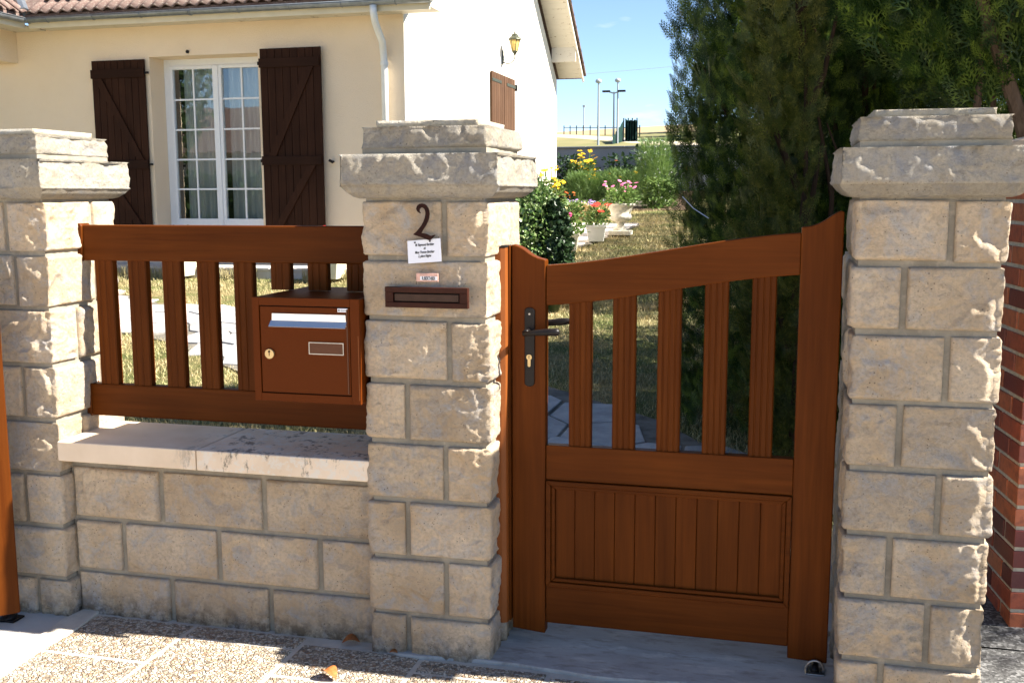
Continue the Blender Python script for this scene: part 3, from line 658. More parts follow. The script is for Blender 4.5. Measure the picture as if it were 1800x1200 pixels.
# hinge of the gate seen at the right pillar
T = thing('driveway_gate', (-2.60, 3.03, .04), 'sunlit brown wooden driveway gate leaf at the far left edge', 'gate')
T.rotation_euler = (0, 0, rad(226))
def loc(mb, name, mat, bev=.004):
    o = mk(name, mb.v, mb.f, mat, None, bev); o.parent = T; ORG[o.name] = ORG[T.name]; return o
# local axes: +x runs along the leaf away from its edge
loc(MB().box(0, .12, -.022, .022, .015, 1.22), 'stile', 'gate_wood_v'); loc(MB().box(1.38, 1.5, -.022, .022, .015, 1.40), 'stile', 'gate_wood_v')
for z0, z1 in ((1.08, 1.20), (.55, .66), (.05, .17)): loc(MB().box(.12, 1.38, -.018, .018, z0, z1), 'rail', 'gate_wood_h')
for i in range(8): m = MB(); slat(m, .19+i*.145, .19+i*.145+.07, -.012, .024, .655, 1.085); loc(m, 'slat', 'gate_wood_v', 0)
for i in range(12): loc(MB().box(.121+i*.105, .121+i*.105+.103, -.010, .010, .171, .549), 'board', 'gate_wood_v', .002)
T = thing('hinge_socket', (-2.70, 3.08, 0), 'dark metal hinge socket on the ground below the driveway gate', 'hinge')
MB().lathe((-2.69, 3.07, 0), [(.034, 0), (.034, .012), (.022, .016), (.020, .035), (.010, .040)], 16).build('socket', 'dark_iron', T, 0, True)
boxp('plate', 'dark_iron', T, -2.74, -2.64, 3.04, 3.10, -.002, .006)

# ------------------------------------------------------------------ brick pillar of the neighbour
T = thing('brick_pillar', (.80, 3.83, 0), 'red brick pillar with beige cap at the right edge of the photo', 'brick pillar')
T.rotation_euler = (0, 0, rad(6.5))
def child(mb, name, mat, bev=0, p=T):
    o = mk(name, mb.v, mb.f, mat, None, bev); o.parent = p; return o
child(MB().box(.006, .444, .006, .444, -.02, 1.625), 'joints', 'brick_joint')
zc = 0.0; i = 0; pitch = .0745; bw = .0605
b_long = MB().box(0, .214, 0, .103, 0, bw); b_head = MB().box(0, .103, 0, .214, 0, bw)
protos = {}
for r in range(22):
    z = .004+r*pitch; lay = [(0, 0, 'L'), (.228, 0, 'L2'), (0, .117, 'H'), (.345, .117, 'H'), (.0, .345, 'L2'), (.214+.014, .345, 'L2')] if r % 2 == 0 else [(0, 0, 'H'), (.117, 0, 'L'), (.345, 0, 'H'), (0, .228, 'H'), (.345, .228, 'H'), (.117, .345, 'L')]
    for (x, y, t) in lay:
        if t not in protos:
            dx, dy = {'L': (.2135, .103), 'L2': (.2195, .103), 'H': (.103, .214)}[t]
            o = child(MB().box(0, dx, 0, dy, 0, bw), 'brick', 'brick', .003); protos[t] = o
        else: o = protos[t].copy(); COL.objects.link(o)
        o.location = (x+random.uniform(-.002, .002), y+random.uniform(-.002, .002), z)
child(MB().box(-.03, .48, -.03, .48, 1.643, 1.69), 'cap', 'cap_beige', .004)
m = MB(); m.add([(-.03, -.03, 1.69), (.48, -.03, 1.69), (.48, .48, 1.69), (-.03, .48, 1.69), (.225, .225, 1.755)], [(0, 1, 4), (1, 2, 4), (2, 3, 4), (3, 0, 4), (3, 2, 1, 0)]); child(m, 'cap_peak', 'cap_beige')

# ------------------------------------------------------------------ house
HX0, HX1, HY0, HY1 = -15.0, -4.47, 12.2, 20.9
T = thing('house', (-9, 16, 0), 'cream rendered bungalow with brown shutters and tiled roof behind the fence', 'house')
m = MB(); wx0, wx1, wz0, wz1 = -7.92, -6.40, .66, 3.255
m.box(HX0, wx0, HY0, HY0+.36, .2, 3.66); m.box(wx1, HX1-.012, HY0, HY0+.36, .2, 3.66); m.box(wx0, wx1, HY0, HY0+.36, wz1, 3.66); m.box(wx0, wx1, HY0, HY0+.36, .2, wz0)
m.build('front_wall', 'render_cream', T)
m = MB()                                           # gable wall facing the sun, with its pointed top
gy = [(HY0-.002, .2), (HY1, .2), (HY1, 3.72), (16.49, 7.0), (HY0-.002, 3.78)]
n = len(gy); V = [(HX1, y, z) for y, z in gy]+[(HX1-.011, y, z) for y, z in gy]
m.add(V, [tuple(range(n)), tuple(range(2*n-1, n-1, -1))]+[((i+1) % n, i, i+n, (i+1) % n+n) for i in range(n)]); m.build('gable_wall', 'render_white', T)
MB().box(HX0, HX1-.012, HY1-.3, HY1-.002, .2, 3.7).build('rear_wall', 'render_cream', T)
MB().box(HX0, HX0+.3, HY0+.37, HY1-.31, .2, 3.7).build('side_wall', 'render_cream', T)
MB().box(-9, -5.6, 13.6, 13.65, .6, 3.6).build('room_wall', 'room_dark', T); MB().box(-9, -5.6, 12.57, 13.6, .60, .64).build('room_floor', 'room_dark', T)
# roof slabs
sl_ = math.tan(rad(36.9)); ex = HX1+.5
def roofslab(y0, z0, y1, z1, xa, xb, th=.07):
    return [(xa, y0, z0-th), (xb, y0, z0-th), (xb, y1, z1-th), (xa, y1, z1-th), (xa, y0, z0), (xb, y0, z0), (xb, y1, z1), (xa, y1, z1)]
BF = [(0, 3, 2, 1), (4, 5, 6, 7), (0, 1, 5, 4), (1, 2, 6, 5), (2, 3, 7, 6), (3, 0, 4, 7)]
RF = MB().add(roofslab(11.72, 3.76, 16.49, 3.76+4.77*.75, HX0-.3, ex), BF).add(roofslab(16.49, 3.76+4.77*.75, 21.15, 3.84, HX0-.3, ex), BF).build('roof', 'roof_tile', T)
# pantile
def pantile():
    w, l = .163, .37; nx, ny = 9, 2; V = []; F = []
    for lay in (0, 1):
        for j in range(ny+1):
            for i in range(nx+1):
                u = i/nx; z = .024*math.sin(u*2*math.pi-.6)*.8+.012*(1-j/ny)-.018*lay; V.append((u*w, j/ny*l, z))
    k_ = (nx+1)*(ny+1)
    for j in range(ny):
        for i in range(nx):
            a = j*(nx+1)+i; F.append((a, a+1, a+nx+2, a+nx+1)); F.append((a+k_+nx+1, a+k_+nx+2, a+k_+1, a+k_))
    for i in range(nx): F.append((i, i+k_, i+1+k_, i+1))
    for j in range(ny):
        a = j*(nx+1); F.append((a, a+nx+1, a+nx+1+k_, a+k_)); a += nx; F.append((a+k_, a+nx+1+k_, a+nx+1, a))
    return V, F
pv_, pf_ = pantile(); tile0 = mk('roof_tile', pv_, pf_, 'roof_tile', None, 0, True); tile0.parent = RF
RFloc = Vector((-9, 16, 0))
k0 = tile0
def put_tile(x, y, z, rx, rz=0):
    global k0
    if k0 is not None: o = k0; k0 = None
    else: o = tile0.copy(); COL.objects.link(o)
    o.location = Vector((x, y, z))-RFloc
    o.rotation_euler = (Matrix.Rotation(rz, 3, 'Z')@Matrix.Rotation(rx, 3, 'X')).to_euler()
for r in range(3):
    d = -.03+r*.31
    for c in range(34):
        x = -9.30+c*.160+(r % 2)*.08
        if x > ex-.2: continue
        put_tile(x+random.uniform(-.004, .004), 11.70+d*.8, 3.79+d*.6+random.uniform(-.003, .003), rad(36.9))
# tiles along the verge of the back slope
for i in range(14):
    y = 21.12-i*.25; put_tile(ex-.21, y, 3.87+(21.15-y)*.75, rad(36.9), rad(180)) if False else None
for i in range(16):
    y = 21.15-i*.25; z = 3.86+(21.15-y)*.75
    MB().add(roofslab(y-.30, z+.30*.75+.012, y, z+.004, ex-.20, ex+.045, .045), BF).build('verge_tile', 'roof_tile', RF)
# soffit boards under the verge (joined, 3 px each in the photograph) and barge board
m = MB()
for i in range(48):
    y = 21.10-i*.105; z = 3.84-.075+(21.15-y)*.75
    m.add(roofslab(y-.099, z+.099*.75, y, z, HX1+.001, ex-.03, .02), BF)
sf = m.build('soffit_boards', 'peeling_paint', T); sf['kind'] = 'stuff'
MB().add([(ex-.028, 21.15, 3.70), (ex, 21.15, 3.70), (ex, 16.49, 7.22), (ex-.028, 16.49, 7.22), (ex-.028, 21.15, 3.84), (ex, 21.15, 3.84), (ex, 16.49, 7.34), (ex-.028, 16.49, 7.34)], BF).build('barge_board', 'peeling_paint', T)
MB().add([(ex-.028, 11.72, 3.62), (ex, 11.72, 3.62), (ex, 16.49, 7.22), (ex-.028, 16.49, 7.22), (ex-.028, 11.72, 3.76), (ex, 11.72, 3.76), (ex, 16.49, 7.34), (ex-.028, 16.49, 7.34)], [f[::-1] for f in BF]).build('barge_board', 'peeling_paint', T)
MB().box(HX1+.002, ex-.03, 20.42, 20.47, 4.02, 4.30).build('purlin_end', 'peeling_paint', T)
# front eave: soffit, fascia, gutter
MB().box(-9.34, ex-.03, 11.80, HY0-.003, 3.635, 3.655).build('eave_soffit', 'peeling_paint', T)
MB().box(-9.34, ex-.03, 11.765, 11.797, 3.60, 3.75).build('fascia', 'fascia_cream', T)
def gutter(p0, p1, side, name='gutter'):
    V = []; F = []; n = 10; P0, P1 = Vector(p0), Vector(p1)
    for P in (P0, P1):
        for rr in (.052, .046):
            for j in range(n+1):
                q = math.pi*j/n; V.append(P+Vector(side)*math.cos(q)*rr+Vector((0, 0, -math.sin(q)*rr)))
    k_ = n+1
    for j in range(n): F.append((j, j+1, 2*k_+j+1, 2*k_+j)); F.append((k_+j+1, k_+j, 3*k_+j, 3*k_+j+1))
    F.append((0, 2*k_, 3*k_, k_)); F.append((n, k_+n, 3*k_+n, 2*k_+n))
    m = MB().add(V, F); m.tube([P0+Vector(side)*-.052+Vector((0, 0, .002)), P1+Vector(side)*-.052+Vector((0, 0, .002))], .0075, 8)
    return m.build(name, 'zinc', T, 0, True)
G = gutter((-9.34, 11.70, 3.71), (ex+.02, 11.70, 3.71), (0, 1, 0))
for i in range(8):
    x = -9.0+i*.66; m = MB(); m.tube([(x, 11.70-.0545*math.cos(q), 3.71-.0545*math.sin(q)) for q in np.linspace(-.1, 3.2, 9)], .006, 6); m.build('gutter_bracket', 'zinc', G, 0, True)
for x in (-9.28, -7.0): m = MB(); m.tube([(x, 11.70-.0535*math.cos(q), 3.71-.0535*math.sin(q)) for q in np.linspace(-.05, 3.2, 9)], .010, 6); m.build('gutter_joint', 'zinc', G, 0, True)
# downpipe
DP = MB().tube([(-4.655, 11.70, 3.66), (-4.655, 11.70, 3.58), (-4.66, 11.76, 3.48), (-4.68, 12.02, 3.30), (-4.70, 12.10, 3.20), (-4.70, 12.13, 3.08), (-4.70, 12.13, .55)], .042, 16).build('downpipe', 'downpipe_white', T, 0, True)
for z in (3.06, 1.9): MB().tube([(-4.70, 12.13, z-.02), (-4.70, 12.13, z+.02)], .050, 16).build('pipe_collar', 'downpipe_white', DP)
# wing at the left: porch beam, gutter, roof, valley
MB().box(-10.2, -9.88, 9.0, 12.198, 3.24, 3.655).build('porch_beam', 'render_cream', T)
MB().box(-10.2, -9.88, 9.0, 9.4, .3, 3.238).build('porch_post', 'render_cream', T)
MB().box(-9.88, -9.42, 9.0, 12.195, 3.636, 3.656).build('wing_soffit', 'peeling_paint', T)
MB().box(-9.417, -9.385, 9.0, 11.76, 3.60, 3.75).build('wing_fascia', 'fascia_cream', T)
gutter((-9.34, 9.0, 3.71), (-9.34, 11.655, 3.71), (-1, 0, 0), 'wing_gutter')
WR = MB().add([(-9.36, 8.9, 3.70), (-9.36, 11.72, 3.70), (-13.4, 15.76, 6.73), (-13.4, 8.9, 6.73), (-9.36, 8.9, 3.77), (-9.36, 11.72, 3.77), (-13.4, 15.76, 6.80), (-13.4, 8.9, 6.80)], BF).build('wing_roof', 'roof_tile', T)
for c in range(5):
    for r in range(2):
        o = tile0.copy(); COL.objects.link(o); o.parent = WR; o.location = Vector((-9.34-(-.03+r*.31)*.8, 10.75+c*.222, 3.80+(-.03+r*.31)*.6))-RFloc
        o.rotation_euler = (Matrix.Rotation(rad(90), 3, 'Z')@Matrix.Rotation(rad(36.9), 3, 'X')).to_euler()
MB().tube([(-9.34, 11.70, 3.785), (-11.4, 13.76, 5.33)], .07, 8).build('valley_gutter', 'zinc', T)
# terrace in front of the house
tz = .64
TE = MB().box(-12, -4.2, 11.56, 12.198, .2, tz-.035).build('terrace', 'terrace_slab'); tag(TE, kind='structure')
for i in range(13): MB().box(-12+i*.6+.006, -12+(i+1)*.6-.006, 11.54, 12.19, tz-.034, tz).build('terrace_slab', 'terrace_slab', TE, .004)

# French window
WD = thing('french_window', (-7.16, 12.55, .66), 'white french window with small square panes and net curtains', 'window')
yw = 12.52
m = MB(); m.box(wx0, wx0+.085, yw, yw+.06, wz0, wz1); m.box(wx1-.085, wx1, yw, yw+.06, wz0, wz1); m.box(wx0+.085, wx1-.085, yw, yw+.06, wz1-.085, wz1); m.box(wx0+.085, wx1-.085, yw, yw+.06, wz0, wz0+.05)
m.build('frame', 'pvc_white', WD, .004)
for si, (a, b) in enumerate(((-7.835, -7.150), (-7.148, -6.485))):
    za, zb = wz0+.052, wz1-.087; st_ = .068
    gx0, gx1 = (a+.045, b-.062) if si == 0 else (a+.062, b-.045)
    gz0, gz1 = 1.205, 3.125
    m = MB(); y0, y1 = yw-.018, yw+.045
    m.box(a, gx0, y0, y1, za, zb); m.box(gx1, b, y0, y1, za, zb); m.box(gx0, gx1, y0, y1, gz1, zb); m.box(gx0, gx1, y0, y1, za, gz0)
    SA = m.build('sash', 'pvc_white', WD, .005)
    m = MB(); gm = (gx0+gx1)/2; ph = (gz1-gz0)/5
    m.box(gm-.011, gm+.011, yw+.002, yw+.012, gz0, gz1)
    for r in range(1, 5):
        z = gz0+r*ph
        m.box(gx0, gm-.0112, yw+.0025, yw+.0115, z-.011, z+.011); m.box(gm+.0112, gx1, yw+.0025, yw+.0115, z-.011, z+.011)
    m.build('glazing_bars', 'pvc_white', SA)
    for r in range(5):
        for (pa, pb) in ((gx0, gm), (gm, gx1)):
            MB().box(pa+.001, pb-.001, yw+.014, yw+.018, gz0+r*ph+.001, gz0+(r+1)*ph-.001).build('pane', 'window_glass', SA)
    if si == 0: MB().box(b-.020, b+.022, y0-.014, y0-.0005, za+.01, zb-.01).build('cover_strip', 'pvc_white', SA, .004)
for a, b, nm in ((-7.74, -7.18, 0), (-7.10, -6.45, 1)):
    xs = np.linspace(a, b, 90); V = []; F = []
    for x in xs:
        y = 12.68+.028*math.sin(x*38+nm)+.015*math.sin(x*91); V += [(x, y, .7), (x, y, 3.2)]
    for i in range(len(xs)-1): F.append((2*i, 2*i+2, 2*i+3, 2*i+1))
    cu = mk('curtain', V, F, 'voile', None, 0, True); tag(cu, 'sheer net curtain behind the '+('right' if nm else 'left')+' sash of the french window', 'curtain', 'net curtains behind the french window')
MB().tube([(-7.36, 12.19, 3.30), (-7.36, 12.175, 3.30)], .022, 12).build('wall_hook', 'dark_iron', T)

# board shutters of the french window
def shutter(x0, x1, z0, z1, yb, label, flip, slope=0):
    SH = thing('window_shutter', ((x0+x1)/2, yb, z0), label, 'shutter', 'dark brown board shutters of the french window')
    n = 8; w = (x1-x0)/n
    for i in range(n): MB().box(x0+i*w+.002, x0+(i+1)*w-.002, yb, yb+.028, z0, z1).build('board', 'shutter_wood', SH, .003, seg=1)
    H_ = z1-z0
    for f in (.93, .455, .07):
        zc = z0+H_*f; MB().box(x0-.004, x1-.012 if not flip else x1+.004, yb-.026, yb-.001, zc-.055, zc+.055).build('batten', 'shutter_wood_h', SH, .003)
    for f0, f1 in ((.455, .93), (.07, .455)):
        za, zb = z0+H_*f0+.057, z0+H_*f1-.057
        if flip: xa, xb = x1-.10, x0+.10        # foot right for the left shutter
        else: xa, xb = x0+.14, x1-.14
        hw = .052
        MB().prism([(xa-hw, za), (xa+hw, za), (xb+hw, zb), (xb-hw, zb)], yb-.024, yb-.0012).build('brace', 'shutter_wood', SH, .003)
    for f in (.93, .455):
        zc = z0+H_*f; hx = x1 if flip else x0
        MB().box(hx-.02, hx+.055, yb-.010, yb+.016, zc-.012, zc+.016).build('hinge', 'dark_iron', SH, .002) if flip else MB().box(hx-.03, hx+.01, yb-.012, yb+.014, zc-.02, zc+.02).build('hinge', 'dark_iron', SH, .002)
    return SH
shutter(-8.735, -7.965, .80, 3.225, 12.145, 'dark brown board shutter left of the french window, partly behind the left pillar', True)
shutter(-6.320, -5.510, .80, 3.285, 12.095, 'dark brown board shutter right of the french window', False)
T2 = T
m = MB().tube([(-5.42, 12.197, 1.915), (-5.42, 12.14, 1.915)], .014, 10); m.tube([(-5.45, 12.14, 1.93), (-5.40, 12.135, 1.905)], .018, 8); m.build('shutter_stay', 'dark_iron', T)

# gable window shutters (closed) and wall lantern
GX = HX1
SH = thing('gable_shutters', (GX, 16.7, 2.58), 'pair of closed mid-brown board shutters on the sunlit gable wall', 'shutters')
for (ya, yb_, za, zb) in ((15.97, 16.70, 2.60, 3.385), (16.72, 17.40, 2.555, 3.385)):
    lf = None
    for i in range(6):
        a = ya+(yb_-ya)*i/6; b = ya+(yb_-ya)*(i+1)/6
        o = MB().box(GX+.012, GX+.040, a+.004, b-.004, za, zb).build('board', 'side_shutter_wood', SH, .002, seg=1)
for (ya, yb_) in ((15.97, 16.52), (16.86, 17.45)): MB().box(GX+.041, GX+.047, ya, yb_, 3.24, 3.285).build('strap_hinge', 'lamp_metal', SH)
MB().box(GX-.0, GX+.06, 17.44, 17.50, 3.21, 3.31).build('hinge_pin', 'dark_iron', SH)
LN = thing('wall_lantern', (GX, 16.75, 3.7), 'wrought iron wall lantern with amber glass on the gable wall', 'lantern')
lx, ly, lz = GX+.215, 16.70, 3.70
m = MB(); m.tube([(GX+.003, 16.75, 3.66), (GX+.016, 16.75, 3.66)], .05, 12); m.box(GX+.001, GX+.012, 16.72, 16.78, 3.57, 3.78); BR = m.build('wall_plate', 'lamp_metal', LN)
arm = [(GX+.01, 16.75, 3.60), (GX+.07, 16.74, 3.575), (GX+.13, 16.72, 3.575), (GX+.19, 16.70, 3.60), (lx, ly, 3.66), (lx, ly, 3.70)]
MB().tube(arm, .009, 8).build('bracket', 'lamp_metal', LN, 0, True)
MB().tube([(GX+.02+.045*(1-t/9)*math.cos(t)+.04, 16.745, 3.66+.045*(1-t/9)*math.sin(t)) for t in np.linspace(3.6, 9.5, 20)], .006, 6).build('scroll', 'lamp_metal', LN, 0, True)
def ring6(r, z, off=0): return [(lx+r*math.cos(q+off), ly+r*math.sin(q+off), z) for q in np.arange(6)*math.pi/3]
m = MB(); A, B = ring6(.045, 3.755), ring6(.088, 3.935)
for j in range(6): m.add([A[j], A[(j+1) % 6], B[(j+1) % 6], B[j]], [(0, 1, 2, 3)])
m.build('glass', 'lantern_glass', LN)
m = MB()
for j in range(6): m.tube([A[j], B[j]], .006, 6)
for R_ in (A, B): m.tube(R_+[R_[0]], .008, 6)
m.build('cage', 'lamp_metal', LN)
m = MB(); m.lathe((lx, ly, 0), [(.110, 3.935), (.105, 3.95), (.060, 3.99), (.055, 3.995), (.055, 4.01), (.035, 4.025), (.012, 4.035), (.010, 4.06), (.001, 4.075)], 12); m.build('roof', 'lamp_metal', LN)
m = MB(); m.lathe((lx, ly, 0), [(.004, 3.685), (.016, 3.70), (.020, 3.715), (.045, 3.752), (.02, 3.756)], 12); m.build('foot', 'lamp_metal', LN)
MB().lathe((lx, ly, 0), [(.01, 3.76), (.022, 3.80), (.026, 3.84), (.01, 3.87)], 10).build('bulb', 'pvc_white', LN, 0, True)

# ------------------------------------------------------------------ garden wall and things beyond it
T = thing('garden_wall', (-4, 27, 1.4), 'grey rendered garden wall behind the flower bed', 'wall')
MB().box(-14, 8, 27.0, 27.18, 1.2, 2.66).build('wall_panel', 'garden_wall_render', T)
for i in range(22): MB().box(-14+i*1.0+.004, -13+i*1.0-.004, 26.95, 27.23, 2.662, 2.70).build('coping', 'zinc' if False else 'garden_wall_render', T, .003)
def PZt(y): return float(terr(y))
def lamp_post(x, y, ztop, label, arms):
    T = thing('street_lamp', (x, y, PZt(y)), label, 'street lamp', 'tall lamp posts beyond the garden wall'); z0 = PZt(y)-.3
    MB().tube([(x, y, z0), (x, y, ztop)], [.075, .045], 10).build('post', 'lamp_post_grey', T)
    if arms == 'ball': MB().lathe((x, y, ztop-.05), [(.08, 0), (.18, .05), (.20, .14), (.15, .22), (.04, .27)], 14).build('lamp_head', 'dark_iron' if False else 'lamp_post_grey', T)
    else:
        for s_ in (-1, 1):
            MB().tube([(x, y, ztop-.1), (x+.3*s_, y, ztop)], .045, 8).build('arm', 'lamp_post_grey', T)
            MB().box(x+(.25 if s_ > 0 else -.75), x+(.75 if s_ > 0 else -.25), y-.12, y+.12, ztop-.02, ztop+.10).build('lamp_head', 'dark_iron', T, .02)
lamp_post(-11.31, 65.1, 8.20, 'round-headed lamp post, leftmost of the tall pair', 'ball')
lamp_post(-10.73, 69.0, 8.62, 'round-headed lamp post beside the green net', 'ball')
lamp_post(-10.98, 69.0, 7.98, 'lamp post with two short flat arms beside the green net', 'arms')
T = thing('mast', (-24.2, 129, 8.6), 'thin distant pole on the far field left of the lamp posts', 'pole'); MB().tube([(-24.2, 129, 8.4), (-24.2, 129, 12.0)], .07, 6).build('pole', 'lamp_post_grey', T); MB().box(-24.35, -24.05, 128.9, 129.1, 11.9, 12.1).build('mast_head', 'lamp_post_grey', T)
# green net, folded curtain-like
T = thing('net_screen', (-10, 70, 4.7), 'dark green folded windbreak screen standing on the slope beyond the wall', 'screen')
def net(x0, y0, x1, y1, z0a, z0b, h0, h1, n, name):
    V = []; F = []
    for i in range(n+1):
        t = i/n; x = x0+(x1-x0)*t; y = y0+(y1-y0)*t+(.22 if i % 2 else -.22); zb = z0a+(z0b-z0a)*t; h = h0+(h1-h0)*t+random.uniform(-.08, .12)
        V += [(x, y-.02, zb-.3), (x, y-.02, zb+h), (x, y+.04, zb-.3), (x, y+.04, zb+h)]
    for i in range(n):
        a = 4*i; F += [(a, a+4, a+5, a+1), (a+2, a+3, a+7, a+6), (a+1, a+5, a+7, a+3)]
    MB().add(V, F).build(name, 'net_green', T)
net(-10.75, 67.5, -10.98, 73.3, 4.55, 4.95, .45, 1.5, 8, 'folded_net'); net(-10.86, 73.5, -10.13, 74.0, 5.0, 5.1, 1.5, 1.4, 9, 'net_panel')
for (x, y) in ((-10.95, 73.2), (-10.7, 73.6), (-10.45, 73.8), (-10.15, 74)): MB().tube([(x, y, PZt(y)-.2), (x, y, PZt(y)+1.6)], .04, 6).build('net_post', 'dark_iron', T)
T = thing('field_fence', (-15, 95, 6.4), 'low post and rail fence crossing the dry field beyond the wall', 'fence')
pp = [(-21.5+i*1.02, 104-i*2.0) for i in range(11)]
for (x, y) in pp: MB().tube([(x, y, PZt(y)-.2), (x, y, PZt(y)+1.05)], .045, 6).build('fence_post', 'dark_iron', T)
MB().tube([(x, y, PZt(y)+.85) for x, y in pp], .035, 6).build('rail', 'dark_iron', T)
for k_, (a, b) in enumerate((((-80, 160, 26), (60, 120, 40)), ((-80, 170, 19), (70, 140, 25)))):
    pts = [(a[0]+(b[0]-a[0])*t, a[1]+(b[1]-a[1])*t, a[2]+(b[2]-a[2])*t-4*t*(1-t)*2) for t in np.linspace(0, 1, 24)]
    tag(MB().tube(pts, .022, 5).build('overhead_cable', 'lamp_post_grey'), ('upper' if k_ == 0 else 'lower')+' thin overhead cable crossing the sky', 'cable', 'overhead cables')

# ------------------------------------------------------------------ vegetation helpers
def rot_frames(D, U=None):
    D = D/np.linalg.norm(D, axis=1, keepdims=True); r = RNG.normal(size=D.shape) if U is None else U
    A = np.cross(D, r); A /= np.linalg.norm(A, axis=1, keepdims=True)+1e-9; B = np.cross(D, A); return D, A, B
def scatter(proto_v, proto_f, P, D, N, scale):
    """copies of a small leaf mesh: proto x=width, y=along D, z=normal"""
    n = len(P); V = np.asarray(proto_v); k_ = len(V)
    A = np.cross(D, N); A /= np.linalg.norm(A, axis=1, keepdims=True)+1e-9; N2_ = np.cross(A, D)
    out = P[:, None, :]+scale[:, None, None]*(V[None, :, 0:1]*A[:, None, :]+V[None, :, 1:2]*D[:, None, :]+V[None, :, 2:3]*N2_[:, None, :])
    F = (np.asarray(proto_f)[None]+(np.arange(n)*k_)[:, None, None]).reshape(-1, np.asarray(proto_f).shape[1])
    return out.reshape(-1, 3), F
def spray(n_side=6, L=1.0, lobes=3):
    V = []; F = []
    def tri(a, b, c): i = len(V); V.extend([a, b, c]); F.append((i, i+1, i+2))
    def blade(x, y, ang, ln, w, z):
        dx, dy = math.sin(ang), math.cos(ang); px, py = dy, -dx
        tri((x-px*w, y-py*w, z), (x+px*w, y+py*w, z), (x+dx*ln, y+dy*ln, z-.06*ln)); return dx, dy, px, py
    blade(0, 0, 0, L, .018, 0)
    for i in range(n_side*2):
        t = .12+.80*i/(n_side*2); s_ = 1 if i % 2 else -1; ang = s_*rad(44-12*t); ln = (.46*(1-t)+.12)*L
        dx, dy, px, py = blade(0, t*L, ang, ln, .017, .01)
        for j in range(lobes):
            u = .25+.6*j/lobes; q = 1 if j % 2 else -1
            blade(dx*ln*u, t*L+dy*ln*u, ang+q*rad(36), ln*(.42*(1-u)+.14), .017, .01-.04*u)
            blade(dx*ln*u, t*L+dy*ln*u, ang-q*rad(34), ln*(.34*(1-u)+.10), .016, .01-.04*u)
    return V, F
SPR = spray(6, 1, 2); SPF = spray(4, 1, 1)
LEAF = ([(-.5, .0, 0), (0, -.15, 0), (.5, .0, 0), (.38, .55, .08), (0, 1, -.03), (-.38, .55, .08)], [(0, 1, 5), (1, 4, 5), (1, 3, 4), (1, 2, 3)])
LEAF = ([(0, 0, 0), (.32, .35, .07), (.24, .75, .05), (0, 1, -.04), (-.24, .75, .05), (-.32, .35, .07), (0, .5, -.02)], [(0, 1, 6), (1, 2, 6), (2, 3, 6), (3, 4, 6), (4, 5, 6), (5, 0, 6)])
LEAFS = ([(0, 0, 0), (.3, .5, .05), (0, 1, 0), (-.3, .5, .05)], [(0, 1, 3), (1, 2, 3)])

def thuja(cx, cy, r, h, n, label, zmin=0, near=True, mat='thuja_leaf', size=.15, trunk=True, ry=None, mask=None, core=True, lean=0, lump_=1):
    zb = float(terr(cy)); ry = ry or r
    T = thing('thuja_tree', (cx, cy, zb), label, 'conifer', 'tall thuja conifers behind the gate')
    t = RNG.random(n)**.9; ang = RNG.random(n)*2*math.pi; z = zmin+(h-zmin)*t
    prof = np.clip(np.minimum((z-zmin+(.5 if lump_ < 1 else .15))/.6, (h-z+.05)/(h*(.18 if lump_ < 1 else .35))), .1, 1)**.6
    lump = 1+.13*np.sin(ang*6+cx*9+1.5*vnoise(np.stack([z*0+cx, z*0, z*1.2], 1), 1, 2))*(lump_ if lump_ < 1 else .8)*(.6 if lump_ < 1 else 1)+lump_*.16*vnoise(np.stack([np.cos(ang)*2+cx*3, np.sin(ang)*2+cy*3, z*1.3], 1), 1.4, 3)+.10*vnoise(np.stack([np.cos(ang)*2, np.sin(ang)*2, z*3], 1), 2.3, 8)
    rr = prof*lump*(1-.45*RNG.random(n)**2.2)
    P = np.stack([cx+r*rr*np.cos(ang)+lean*z, cy+ry*rr*np.sin(ang), zb+z], 1)
    rad_ = np.stack([np.cos(ang), np.sin(ang), np.zeros(n)], 1)
    D = rad_*(.30 if lump_ < 1 else .55)+np.array([0, 0, .85])+RNG.normal(size=(n, 3))*.32; D /= np.linalg.norm(D, axis=1, keepdims=True)
    tang = np.stack([-np.sin(ang), np.cos(ang), np.zeros(n)], 1); N = tang*(RNG.random((n, 1))*1.6-.8)+rad_*(.6+RNG.random((n, 1))*.5)+RNG.normal(size=(n, 3))*.25
    if mask is None: mask = lambda P: (np.abs(P[:, 0]-cx-lean*z) < r*1.0+.04)
    if True:
        q = mask(P); P, D, N = P[q], D[q], N[q]
    V, F = scatter(*(SPR if near else SPF), P, D, N, size*(.55+.75*RNG.random(len(P))))
    crown = fastmesh('crown', V, F, mat, T)
    if trunk:
        m = MB(); q_ = min(1, r*1.2); m.tube([(cx, cy, zb-.1), (cx+.03, cy, zb+h*.4), (cx-.02+lean*h*.5, cy, zb+h*.85)], [.065*q_, .045*q_, .015*q_], 8)
        for i in range(10):
            zz = zb+.3+(h-.8)*i/10; q = i*2.4; m.tube([(cx, cy, zz), (cx+math.cos(q)*r*.5, cy+math.sin(q)*ry*.5, zz+.25), (cx+math.cos(q)*r*.8, cy+math.sin(q)*ry*.8, zz+.55)], [.022, .015, .006], 5)
        m.build('trunk', 'bark_dark', T)
    return T
thuja(-.06, 6.25, .56, 3.9, 10500, 'tall columnar thuja whose left edge stands out against the sky', size=.125, ry=.5, lump_=.6)
thuja(.06, 5.35, .22, 3.6, 3200, 'slim yellowish thuja just right of the leftmost column', size=.135, mat='thuja_leaf_yellow', mask=lambda P: (P[:, 0] < .12))
thuja(.34, 6.0, .34, 1.55, 1500, 'low thuja growth right behind the tall end of the gate', size=.17, zmin=-.2)
